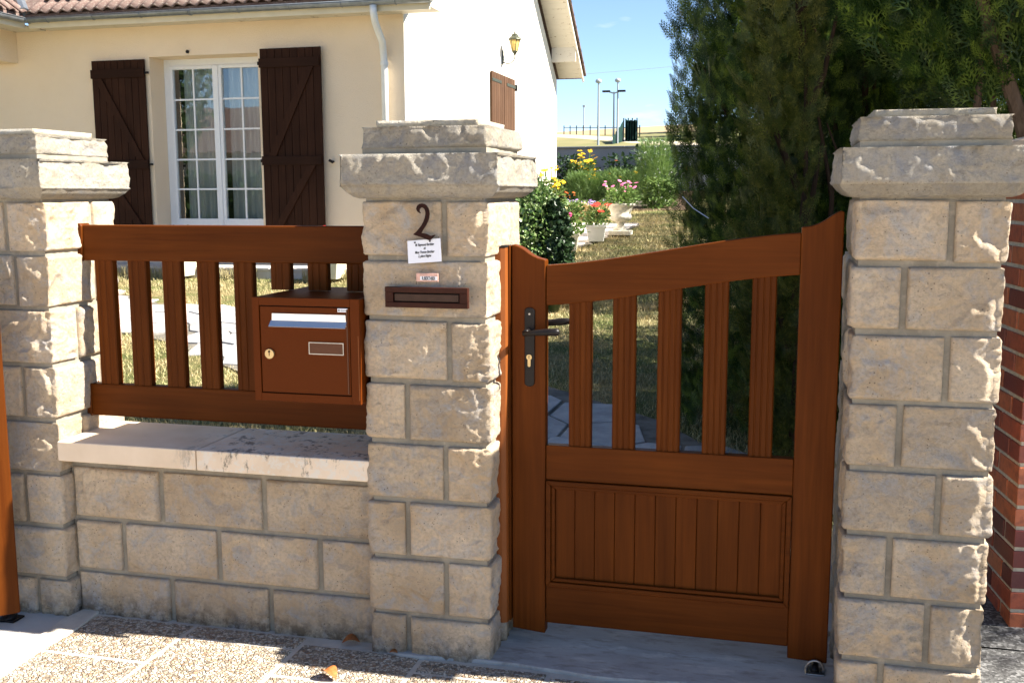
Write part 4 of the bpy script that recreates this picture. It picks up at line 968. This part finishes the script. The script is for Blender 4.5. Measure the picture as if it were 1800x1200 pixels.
thuja(.95, 6.9, .85, 3.9, 9000, 'dark thuja in the deep shade behind the right pillar', size=.2, near=False)
thuja(.55, 7.7, .6, 3.9, 4500, 'dark thuja closing the gap behind the bare stems', size=.2, near=False)
thuja(2.75, 4.95, .8, 4.7, 7000, 'added thuja out of view beside the brick pillar, shading the ground behind the gate', size=.2, near=False, ry=1.12)  # unseen crown added and deepened to block sun behind the gate
thuja(-.02, 7.6, .5, 3.4, 2200, 'thuja second in the row along the lawn', size=.19, near=False)
thuja(2.3, 6.4, .95, 4.1, 4200, 'thuja at the right, behind the leafy one above the pillar', size=.2, near=False)
thuja(3.6, 5.6, .9, 4.1, 3000, 'added thuja out of view farthest right, keeping sun out of the hedge', size=.2, near=False)  # unseen tree added so no sun enters the hedge gaps
thuja(1.15, 5.15, .95, 4.3, 5200, 'leafy thuja overhanging the right stone pillar, bare stems below', zmin=1.75, size=.21, ry=.55, trunk=False,
      mask=lambda P: ((P[:, 0] > .38+.18*np.sin(P[:, 2]*5)) & (P[:, 2] > 1.92+.16*np.sin(P[:, 0]*6))))
TT = [o for o in COL.objects if o.name.startswith('thuja_tree')][-1]
m = MB()
for (a, b, c, w) in (((1.25, 5.3, 0), (.98, 4.95, 1.75), (.66, 4.75, 2.5), .035), ((1.3, 5.3, .3), (1.05, 4.85, 1.85), (1.25, 4.8, 2.7), .04), ((1.0, 5.2, 0), (.78, 5.0, 1.7), (.80, 4.9, 2.6), .018),
                  ((.70, 4.78, 2.42), (.62, 4.72, 2.58), (.58, 4.7, 2.85), .02), ((.70, 4.78, 2.42), (.78, 4.72, 2.62), (.80, 4.7, 2.95), .016), ((.9, 5.1, 1.2), (.85, 5.0, 1.9), (.9, 4.95, 2.3), .012), ((1.05, 5.0, 1.5), (1.0, 4.9, 2.0), (.95, 4.85, 2.4), .012)):
    m.tube([a, b, c], [w*1.2, w, w*.5], 8)
m.build('trunk', 'bark', TT)
m = MB()
for (a, b, c, w) in (((.30, 6.1, 0), (.28, 6.0, 1.7), (.10, 5.8, 2.4), .03), ((.42, 6.2, .2), (.40, 6.1, 1.9), (.36, 6.0, 3.0), .028), ((.2, 5.6, .2), (.22, 5.5, 1.5), (.12, 5.4, 1.98), .02), ((.5, 6.3, 1.2), (.44, 6.1, 2.1), (.48, 6, 2.7), .016), ((.22, 5.5, 1.5), (.24, 5.45, 1.7), (.18, 5.4, 1.85), .012)):
    m.tube([a, b, c], [w*.7, w*.6, w*.3], 8)
tag(m.build('bare_stems', 'bark_dark'), 'bare brown conifer stems in the dark gap behind the gate', 'branches')
MB_c = MB().tube([(-.52, 5.55, 1.50), (-.46, 5.52, 1.44), (-.38, 5.5, 1.39)], .0025, 5).build('wire', 'aluminium'); tag(MB_c, 'pale piece of wire hanging on the thuja behind the gate', 'wire')
ORD = ['first', 'second', 'third', 'fourth', 'fifth', 'sixth', 'seventh', 'eighth', 'ninth', 'tenth', 'eleventh', 'twelfth', 'thirteenth']
ys_row = [8.6, 10.75, 11.6, 12.5, 13.4, 14.3, 15.2, 16.1, 17.0, 17.9, 18.8, 19.7, 20.6]
for i, y in enumerate(ys_row):
    thuja(.35+.05*math.sin(i*3), y, .5, 2.95-.0*i, 900, ORD[i]+' thuja after the front clump in the row beside the lawn', near=False, size=.26, ry=.55)
for i in range(5): thuja(1.6+(i % 2)*1.2, 8.2+i*1.1, .7, 3.3, 900, ORD[i]+' thuja of the second row, deep behind the others', near=False, size=.3)

# round evergreen shrub with glossy leaves
def ball_shrub(cx, cy, r, h, n, mat, label, size=.05):
    zb = float(terr(cy)); T = thing('evergreen_shrub', (cx, cy, zb), label, 'shrub')
    u = RNG.normal(size=(n, 3)); u /= np.linalg.norm(u, axis=1, keepdims=True); u[:, 2] = np.where(u[:, 2] < -.75, -u[:, 2], u[:, 2])
    lump = 1+.05*vnoise(u+cx, 3.0, 5)+.03*vnoise(u, 8, 6); rr = lump*(1-.25*RNG.random(n)**2)
    c = np.array([cx, cy, zb+h*.5]); P = c+u*rr[:, None]*np.array([r, r, h*.52]); P[:, 2] = np.maximum(P[:, 2], zb+.02)
    D = u*.5+RNG.normal(size=(n, 3))*.6+np.array([0, 0, .35]); D /= np.linalg.norm(D, axis=1, keepdims=True); N = u*.6+np.array([.15, -.1, .7])+RNG.normal(size=(n, 3))*.55
    V, F = scatter(*LEAF, P, D, N, size*(.7+.6*RNG.random(n))); fastmesh('foliage', V, F, mat, T)
    MB().lathe((cx, cy, zb), [(r*.3, 0), (r*.72, h*.2), (r*.80, h*.5), (r*.62, h*.8), (r*.2, h*.93)], 14).build('inner_twigs', 'shade_toned_leaf', T, 0, True)
ball_shrub(-2.52, 9.95, .50, 1.24, 13000, 'shrub_leaf', 'round clipped evergreen shrub with glossy sunlit leaves beside the middle pillar', .047)
ball_shrub(-2.12, 9.78, .17, 1.02, 2600, 'shade_toned_leaf', 'narrow added shrub, dark to stand in for the shaded right side of the round one', .05)  # shade on the round shrub's right side, put into dark leaves

# ------------------------------------------------------------------ garden path of flagstones
cl = [(-.36, 3.66), (-.42, 4.3), (-.62, 5.0), (-1.15, 5.75), (-2.1, 6.55), (-3.3, 7.25), (-4.7, 8.35), (-6.5, 9.2), (-8.2, 9.9)]
cl = np.array(cl)
def dist_cl(p):
    b = 1e9
    for a, c in zip(cl[:-1], cl[1:]):
        t = np.clip(np.dot(p-a, c-a)/np.dot(c-a, c-a), 0, 1); b = min(b, np.linalg.norm(p-a-(c-a)*t))
    return b
HWID = .62
seeds = []
for gx in np.arange(-9.5, 1.5, .42):
    for gy in np.arange(3.4, 11.4, .42):
        p = np.array([gx+random.uniform(-.16, .16), gy+random.uniform(-.16, .16)])
        if dist_cl(p) < HWID+.6: seeds.append(p)
seeds = np.array(seeds)
def cell(i):
    p = seeds[i]; poly = [(p[0]-.6, p[1]-.6), (p[0]+.6, p[1]-.6), (p[0]+.6, p[1]+.6), (p[0]-.6, p[1]+.6)]
    dd = np.linalg.norm(seeds-p, axis=1)
    for j in np.argsort(dd)[1:16]:
        q = seeds[j]; n = q-p; L_ = np.linalg.norm(n); n = n/L_; mid = (p+q)/2-n*.010; out = []
        for a, b in zip(poly, poly[1:]+poly[:1]):
            da = (a[0]-mid[0])*n[0]+(a[1]-mid[1])*n[1]; db = (b[0]-mid[0])*n[0]+(b[1]-mid[1])*n[1]
            if da <= 0: out.append(a)
            if (da < 0) != (db < 0): t = da/(da-db); out.append((a[0]+(b[0]-a[0])*t, a[1]+(b[1]-a[1])*t))
        poly = out
        if len(poly) < 3: return None
    return poly
T = None; V = []; F = []
ring = []
for s_ in (1, -1):
    side = []
    for i in range(len(cl)):
        d = cl[min(i+1, len(cl)-1)]-cl[max(i-1, 0)]; d /= np.linalg.norm(d); nrm = np.array([-d[1], d[0]])*s_; side.append(cl[i]+nrm*HWID)
    ring.append(side)
for i in range(len(cl)):
    for s_ in (0, 1): x, y = ring[s_][i]; V.append((x, y, float(terr(y))+.012))
for i in range(len(cl)-1): F.append((2*i, 2*i+1, 2*i+3, 2*i+2))
GP = MB().add(V, F).build('garden_path', 'path_joint'); tag(GP, kind='structure')
for i in range(len(seeds)):
    if dist_cl(seeds[i]) > HWID-.08: continue
    if seeds[i][1] < 3.72: continue
    pl_ = cell(i)
    if not pl_: continue
    area = sum(a[0]*b[1]-b[0]*a[1] for a, b in zip(pl_, pl_[1:]+pl_[:1]))/2
    if area < 0: pl_ = pl_[::-1]
    n = len(pl_); lift = random.uniform(.018, .030)
    V = [(x, y, float(terr(y))-.02) for x, y in pl_]+[(x, y, float(terr(y))+lift) for x, y in pl_]
    F = [tuple(range(n, 2*n))]+[(j, (j+1) % n, (j+1) % n+n, j+n) for j in range(n)]
    mk('flagstone', V, F, 'flagstone', GP, .006)

# side terrace beside the gable
ST = MB().add([(-4.47, 12.3, .58), (-3.35, 12.3, .585), (-2.75, 15.4, .78), (-2.40, 18.5, .985), (-4.47, 18.5, .985)], [(0, 1, 2, 3, 4)]).build('side_path', 'path_joint'); tag(ST, kind='structure')
for r in range(14):
    y0 = 12.35+r*.44; xe = np.interp(y0+.2, [12.3, 15.4, 18.5], [-3.38, -2.80, -2.45]); a = -4.44-(r % 2)*.0
    ws = np.linspace(a, xe, 4)
    for i in range(3):
        za, zb = float(terr(y0+.01)), float(terr(y0+.42))
        MB().add([(ws[i]+.01, y0+.01, za-.02), (ws[i+1]-.01, y0+.01, za-.02), (ws[i+1]-.01, y0+.42, zb-.02), (ws[i]+.01, y0+.42, zb-.02), (ws[i]+.01, y0+.01, za+.03), (ws[i+1]-.01, y0+.01, za+.03), (ws[i+1]-.01, y0+.42, zb+.03), (ws[i]+.01, y0+.42, zb+.03)], BF).build('path_slab', 'terrace_slab', ST, .005)

# ------------------------------------------------------------------ flowers
def flower_heads(P, D, r, petals, pm, eye, parent, petal_w=.5, name='blossom', cluster=0):
    V = []; F = []; mi = []
    pv0 = [(0, .12, 0), (petal_w*.5, .6, .05), (0, 1, -.08), (-petal_w*.5, .6, .05)]
    for p, d, rr in zip(P, D, r):
        d = Vector(d).normalized(); a = d.orthogonal().normalized(); b = d.cross(a)
        for k_ in range(petals):
            q = 2*math.pi*k_/petals+random.random()*.3; u = a*math.cos(q)+b*math.sin(q); w = d.cross(u); i0 = len(V)
            for (x, y, z) in pv0: V.append(Vector(p)+(w*x+u*y+d*z)*rr)
            F += [(i0, i0+1, i0+2), (i0, i0+2, i0+3)]; mi += [0, 0]
        if eye:
            i0 = len(V)
            for k_ in range(5): q = 2*math.pi*k_/5; V.append(Vector(p)+(a*math.cos(q)+b*math.sin(q))*rr*.26+d*rr*.05)
            V.append(Vector(p)+d*rr*.26)
            for k_ in range(5): F.append((i0+k_, i0+(k_+1) % 5, i0+5)); mi.append(1)
    return fastmesh(name, [tuple(v) for v in V], F, [pm, eye or pm], parent, mi)
def leafy(T, c, r, h, n, mat, size, name='foliage', up=.5, proto=LEAF, taper=.3):
    u = RNG.random(n); ang = RNG.random(n)*2*math.pi; z = h*u; rr = r*np.sqrt(RNG.random(n))*(1-taper*u)*(1+.2*vnoise(np.stack([np.cos(ang), np.sin(ang), z*3], 1), 2, 3))
    P = np.stack([c[0]+rr*np.cos(ang), c[1]+rr*np.sin(ang), c[2]+z], 1)
    D = np.stack([np.cos(ang), np.sin(ang), np.full(n, up)], 1)+RNG.normal(size=(n, 3))*.5; D /= np.linalg.norm(D, axis=1, keepdims=True)
    N = RNG.normal(size=(n, 3))*.6+np.array([0, 0, 1]); V, F = scatter(*proto, P, D, N, size*(.6+.7*RNG.random(n))); return fastmesh(name, V, F, mat, T)
def plant(name, label, cat, c, r, h, n, mat, size, heads=0, pm=None, eye=None, hr=.05, petals=10, hz=(.6, 1.15), stems=0, group=None, proto=LEAF, up=.5, hface=.4, pw=.5, taper=.3):
    T = thing(name, c, label, cat, group); leafy(T, c, r, h, n, mat, size, up=up, proto=proto, taper=taper)
    if heads:
        P = []; D = []
        for i in range(heads):
            q = random.random()*6.28; t = math.sqrt(random.random()); z = h*random.uniform(*hz)
            P.append((c[0]+r*t*math.cos(q), c[1]+r*t*math.sin(q), c[2]+z)); D.append((random.uniform(-.5, .5), -hface+random.uniform(-.3, .3), 1))
        flower_heads(P, D, [hr*random.uniform(.7, 1.2) for _ in P], petals, pm, eye, T, petal_w=pw)
        m = MB()
        for p in P: m.tube([(c[0]+(p[0]-c[0])*.4, c[1]+(p[1]-c[1])*.4, c[2]), p], .007, 4)
        m.build('stems', mat, T)
    return T
def gz(y): return float(terr(y))
# bed
BD = MB().add([(-9, 21.3, gz(21.3)+.03), (-1.9, 21.3, gz(21.3)+.03), (-1.9, 26.98, gz(26.98)+.05), (-9, 26.98, gz(26.98)+.05)], [(0, 1, 2, 3)]).build('flower_bed_soil', 'soil'); tag(BD, kind='structure')
T = thing('bed_border', (-4, 22.3, gz(22.3)), 'low stone border edging the flower bed', 'border')
for i in range(12): MB().box(-6.2+i*.32, -6.2+(i+1)*.32-.01, 22.2, 22.32, gz(22.3)-.05, gz(22.3)+.13).build('border_stone', 'urn_stone', T, .01)
plant('rudbeckia', 'tall yellow rudbeckia in front of the grey garden wall', 'flowers', (-4.62, 24.6, gz(24.6)), .33, .85, 500, 'plant_leaf', .11, 46, 'petal_yellow', 'flower_eye', .075, 12, (.55, 1.38), group='yellow rudbeckias', taper=.1)
plant('rudbeckia', 'yellow rudbeckia at the corner of the house', 'flowers', (-4.36, 19.6, gz(19.6)), .36, .75, 500, 'plant_leaf', .09, 24, 'petal_yellow', 'flower_eye', .065, 12, (.6, 1.35), group='yellow rudbeckias')
plant('fern_clump', 'bright green feathery bush in the middle of the flower bed', 'plant', (-4.35, 23.8, gz(23.8)), .62, .62, 1500, 'fern_leaf', .16, 0, up=1.2, proto=SPF)
plant('fern_clump', 'light green feathery bush behind the pink geranium urn', 'plant', (-3.45, 23.6, gz(23.6)), .66, .68, 1600, 'fern_leaf', .16, 3, 'petal_yellow', None, .05, 8, (.8, 1.0), up=1.2, proto=SPF)
plant('cosmos', 'tall feathery cosmos with small pale flowers beside the hedge', 'flowers', (-2.72, 22.9, gz(22.9)), .45, 1.35, 2600, 'fern_leaf', .13, 40, 'petal_white', None, .03, 6, (.3, 1.05), up=1.4, proto=SPF, taper=.25)
plant('flowering_shrub', 'leafy green plant with white flecks below the cosmos', 'plant', (-2.55, 21.9, gz(21.9)), .36, .62, 700, 'plant_leaf', .09, 26, 'petal_white', None, .022, 5, (.2, 1.0))
for i, (x, z) in enumerate(((-5.45, .95), (-5.05, .75), (-4.0, .95), (-3.3, 1.12), (-2.75, .98))):
    plant('rose_bush', ['dark rose bush against the wall, nearest the house', 'dark rose bush behind the tall rudbeckia', 'dark rose bush against the wall right of the rudbeckia', 'dark rose bush against the wall, tallest of the row', 'dark rose bush behind the cosmos'][i], 'rose bush',
          (x, 26.4, gz(26.4)), .40, z, 420, 'rose_leaf', .11, 5, 'petal_orange', None, .045, 7, (.4, .9), group='dark rose bushes along the garden wall', taper=-.1)
plant('aster_clump', 'low violet asters at the front of the flower bed', 'flowers', (-3.95, 21.0, gz(21.0)), .55, .22, 600, 'plant_leaf', .07, 46, 'petal_violet', None, .035, 8, (.7, 1.2), taper=0)
plant('dry_perennial', 'dry brown and green low plants in front of the asters', 'plant', (-3.75, 19.8, gz(19.8)), .55, .22, 700, 'grass_blade', .10, 10, 'petal_pink', None, .025, 6, (.6, 1.1), taper=0)
plant('red_bedding', 'dark red bedding plant between the rudbeckias', 'flowers', (-4.7, 22.9, gz(22.9)), .22, .26, 260, 'rose_leaf', .06, 20, 'petal_orange', None, .04, 8, (.6, 1.2))
# pots
def square_pot(x, y, w, h, mat, label, top=1.0, bot=.72, rot=0):
    z = gz(y)+.03; T = thing('planter', (x, y, z), label, 'planter'); T.rotation_euler = (0, 0, rot)
    a, b = w/2*bot, w/2*top; V = [(sx*q, sy*q, zz) for q, zz in ((a, 0), (b, h)) for sx, sy in ((-1, -1), (1, -1), (1, 1), (-1, 1))]
    o = mk('pot', V, BF, mat, None, .006); o.parent = T
    m = MB(); e = b+.012; m.box(-e, e, -e, -b+.004, h-.03, h+.005); m.box(-e, e, b-.004, e, h-.03, h+.005); m.box(-e, -b+.004, -b+.0042, b-.0042, h-.03, h+.005); m.box(b-.004, e, -b+.0042, b-.0042, h-.03, h+.005)
    o = mk('rim', m.v, m.f, mat, None, .003); o.parent = T
    return T, z+h
T, zt = square_pot(-2.90, 14.35, .30, .24, 'planter_cream', 'cream square planter nearest the shrub, with leafy geranium', rot=.12)
plant('geranium', 'leafy geranium with one pink bloom in the cream planter', 'flowers', (-2.90, 14.35, zt-.02), .24, .42, 520, 'plant_leaf', .065, 3, 'petal_magenta', None, .055, 9, (.5, .8), pw=.9)
T, zt = square_pot(-2.72, 15.55, .30, .24, 'planter_white', 'white square planter holding bright red geraniums', rot=.12)
plant('geranium', 'bright red geranium in the white square planter', 'flowers', (-2.72, 15.55, zt-.02), .20, .26, 300, 'plant_leaf', .06, 8, 'petal_red', None, .050, 10, (.7, 1.35), pw=.8)
U = thing('garden_urn', (-2.50, 16.5, gz(16.5)), 'classical pale stone urn with fluted bowl on the side path', 'urn')
ux, uy, uz = -2.50, 16.5, gz(16.5)+.03
MB().box(ux-.17, ux+.17, uy-.17, uy+.17, uz, uz+.07).build('plinth', 'urn_stone', U, .008)
MB().lathe((ux, uy, uz), [(.13, .072), (.12, .09), (.07, .13), (.055, .17), (.075, .20)], 24).build('foot', 'urn_stone', U, 0, True)
V = []; F = []; n = 48; prof = [(.07, .20), (.13, .22), (.165, .26), (.17, .30), (.155, .33), (.16, .36), (.185, .42), (.215, .455)]
for i, (r, z) in enumerate(prof):
    for j in range(n): q = 2*math.pi*j/n; rr = r*(1+(.06*abs(math.cos(q*9)) if i in (1, 2, 3) else 0)); V.append((ux+rr*math.cos(q), uy+rr*math.sin(q), uz+z))
for i in range(len(prof)-1):
    for j in range(n): F.append((i*n+j, i*n+(j+1) % n, (i+1)*n+(j+1) % n, (i+1)*n+j))
MB().add(V, F).build('bowl', 'urn_stone', U, 0, True)
MB().lathe((ux, uy, uz), [(.215, .455), (.225, .460), (.225, .485), (.19, .488)], 32).build('rim', 'urn_stone', U)
plant('geranium', 'pink geranium overflowing the pale stone urn', 'flowers', (ux, uy, uz+.47), .30, .24, 520, 'fern_leaf', .06, 20, 'petal_pink', None, .036, 9, (.8, 1.7), pw=.6)
for x, lab in ((-7.13, 'left'), (-5.15, 'right')):
    T, zt = square_pot(x, 11.42, .34, .34, 'planter_cream', 'cream planter on the lawn edge before the terrace, '+lab+' of the pair'); 
    plant('geranium', 'red and pink geranium in the '+lab+' cream planter by the terrace', 'flowers', (x, 11.42, zt-.02), .19, .26, 240, 'plant_leaf', .06, 7, 'petal_red', None, .05, 9, (.7, 1.1), pw=.9)

# ------------------------------------------------------------------ grass
def grass(n, ymin, ymax, xl, xr, hmin, hmax, w, name, label):
    y = ymin+(ymax-ymin)*RNG.random(n)**1.35; x = xl(y)+(xr(y)-xl(y))*RNG.random(n); P = np.stack([x, y, terr(y)], 1)
    keep = np.ones(n, bool); cx = cl
    dmin = np.full(n, 9.)
    for a, c in zip(cl[:-1], cl[1:]):
        ab = c-a; t = np.clip(((P[:, :2]-a)@ab)/(ab@ab), 0, 1); dmin = np.minimum(dmin, np.linalg.norm(P[:, :2]-a-t[:, None]*ab, axis=1))
    keep &= dmin > HWID-.02+.05*vnoise(P, 3, 2)
    keep &= ~((P[:, 1] > 11.5) & (P[:, 0] < -4.2)); keep &= ~((P[:, 1] > 12.3) & (P[:, 0] < np.interp(P[:, 1], [12.3, 15.4, 18.5, 19, 21], [-3.38, -2.78, -2.42, -4.4, -4.4])))
    P = P[keep]; n = len(P); h = (hmin+(hmax-hmin)*RNG.random(n)**2)*(1+.5*vnoise(P, 1.7, 9)); q = RNG.random(n)*6.28; bend = RNG.normal(size=(n, 2))*.5
    wv = np.stack([np.cos(q), np.sin(q), np.zeros(n)], 1)*w*(.6+.8*RNG.random((n, 1))); tip = P+np.stack([bend[:, 0]*h, bend[:, 1]*h, h], 1)
    V = np.stack([P-wv, P+wv, tip], 1).reshape(-1, 3); F = np.arange(3*n).reshape(-1, 3)
    return tag(fastmesh(name, V, F, 'grass_blade'), label, 'grass', kind='stuff')
grass(150000, 4.0, 12.2, lambda y: -1.02*y, lambda y: .3-.0*y, .02, .055, .0035, 'lawn_grass', 'dry patchy short lawn grass between fence and house')
grass(70000, 10.0, 22, lambda y: -.34*y, lambda y: .0*y-.1, .025, .06, .006, 'back_lawn_grass', 'short lawn grass beside the hedge towards the flower bed')
# longer tufts along the terrace edge
n = 2500; x = -9+5*RNG.random(n); y = 11.50-.07*RNG.random(n); P = np.stack([x, y, terr(y)], 1)
k_ = (vnoise(P, 2.2, 3) > .1); P = P[k_]; n = len(P); h = .05+.13*RNG.random(n); q = RNG.random(n)*6.28
wv = np.stack([np.cos(q), np.sin(q), np.zeros(n)], 1)*.005; tip = P+np.stack([RNG.normal(size=n)*.04, RNG.normal(size=n)*.03, h], 1)
tag(fastmesh('grass_tufts', np.stack([P-wv, P+wv, tip], 1).reshape(-1, 3), np.arange(3*n).reshape(-1, 3), 'grass_blade'), 'longer grass tufts along the terrace edge', 'grass', kind='stuff')

# ------------------------------------------------------------------ fallen leaves
def dead_leaf(x, y, s_, rz, label):
    V = []; F = []; n = 6
    for i in range(n+1):
        t = i/n; w = math.sin(math.pi*min(1, t*1.02))**.8*.32+.01; zc = .18*math.sin(t*3)
        for u, zz in ((-w, .14*w/.3), (0, 0), (w, .20*w/.3)): V.append((x+s_*((t-.5)*math.cos(rz)-u*math.sin(rz)), y+s_*((t-.5)*math.sin(rz)+u*math.cos(rz)), .006+s_*(zc+zz)))
    for i in range(n):
        for j in range(2): a = i*3+j; F.append((a, a+3, a+4, a+1))
    o = mk('fallen_leaf', V, F, 'dead_leaf', None, 0, True); sm = o.modifiers.new('thickness', 'SOLIDIFY'); sm.thickness = .0008; tag(o, label, 'leaf', 'dry leaves fallen on the pavement')
dead_leaf(-1.36, 2.92, .075, 2.6, 'dry brown leaf lying in the sun on the gravel-faced paving')
dead_leaf(-1.39, 3.165, .062, .3, 'dry brown leaf in the shaded corner of low wall and pillar')
dead_leaf(-1.22, 3.125, .03, .1, 'tiny ochre leaf at the foot of the middle pillar')

# ------------------------------------------------------------------ across the street (seen mirrored in the french window)
T = thing('opposite_house', (-24, -17, 0), 'low tiled house across the street, mirrored in the french window', 'house')
MB().box(-34, -14, -22, -13, -.01, 3.2).build('wall', 'render_cream', T)
MB().add([(-34.5, -12.6, 3.15), (-13.5, -12.6, 3.15), (-13.5, -17.5, 5.3), (-34.5, -17.5, 5.3), (-34.5, -22.4, 3.15), (-13.5, -22.4, 3.15)], [(0, 1, 2, 3), (3, 2, 5, 4), (0, 3, 4), (1, 5, 2), (0, 4, 5, 1)]).build('roof', 'roof_tile', T)
T = thing('clipped_hedge', (-22, -11, 0), 'clipped hedge across the street, mirrored in the lower window panes', 'hedge')
n = 9000; P = np.stack([RNG.uniform(-34, -11, n), -11+RNG.choice([-.4, .4], n)+RNG.normal(size=n)*.08, RNG.random(n)*2.3], 1); D = RNG.normal(size=(n, 3)); D /= np.linalg.norm(D, axis=1, keepdims=True)
V, F = scatter(*LEAFS, P, D, RNG.normal(size=(n, 3)), .3*(.6+.6*RNG.random(n))); fastmesh('foliage', V, F, 'street_tree_leaf', T); MB().box(-34, -11, -11.3, -10.7, 0, 2.2).build('inner_twigs', 'shade_toned_leaf', T)
# broad trees beyond the wall whose shade falls across the slope (themselves behind the hedge)
for i, (x, y) in enumerate(((-5.5, 76), (-4.5, 84), (-7.5, 96), (-2, 104))):
    T = thing('field_tree', (x, y, PZt(y)), ORD[i]+' broad tree on the slope, mostly hidden behind the hedge', 'tree'); n = 1500
    MB().tube([(x, y, PZt(y)-.2), (x, y, PZt(y)+3)], [.3, .15], 8).build('trunk', 'bark', T)
    u = RNG.normal(size=(n, 3)); u /= np.linalg.norm(u, axis=1, keepdims=True); P = np.array([x+1.5, y, PZt(y)+5])+u*(RNG.random((n, 1))**.4)*np.array([2.6, 3.4, 3.0])
    D = RNG.normal(size=(n, 3)); D /= np.linalg.norm(D, axis=1, keepdims=True); V, F = scatter(*LEAFS, P, D, RNG.normal(size=(n, 3)), .5*(.6+.6*RNG.random(n))); fastmesh('crown', V, F, 'street_tree_leaf', T)
T = thing('street_tree', (-19.9, -6, 0), 'leafy tree across the street, mirrored in the left sash', 'tree')
MB().tube([(-19.9, -6, 0), (-19.8, -6, 3), (-20, -6, 5)], [.16, .12, .04], 8).build('trunk', 'bark', T)
n = 5000; u = RNG.normal(size=(n, 3)); u /= np.linalg.norm(u, axis=1, keepdims=True); P = np.array([-19.9, -6, 4.7])+u*(RNG.random((n, 1))**.4)*np.array([1.7, 1.7, 2.1])*(1+.25*vnoise(u, 3, 2))[:, None]
D = RNG.normal(size=(n, 3)); D /= np.linalg.norm(D, axis=1, keepdims=True); V, F = scatter(*LEAFS, P, D, RNG.normal(size=(n, 3)), .22*(.6+.6*RNG.random(n))); fastmesh('crown', V, F, 'street_tree_leaf', T)
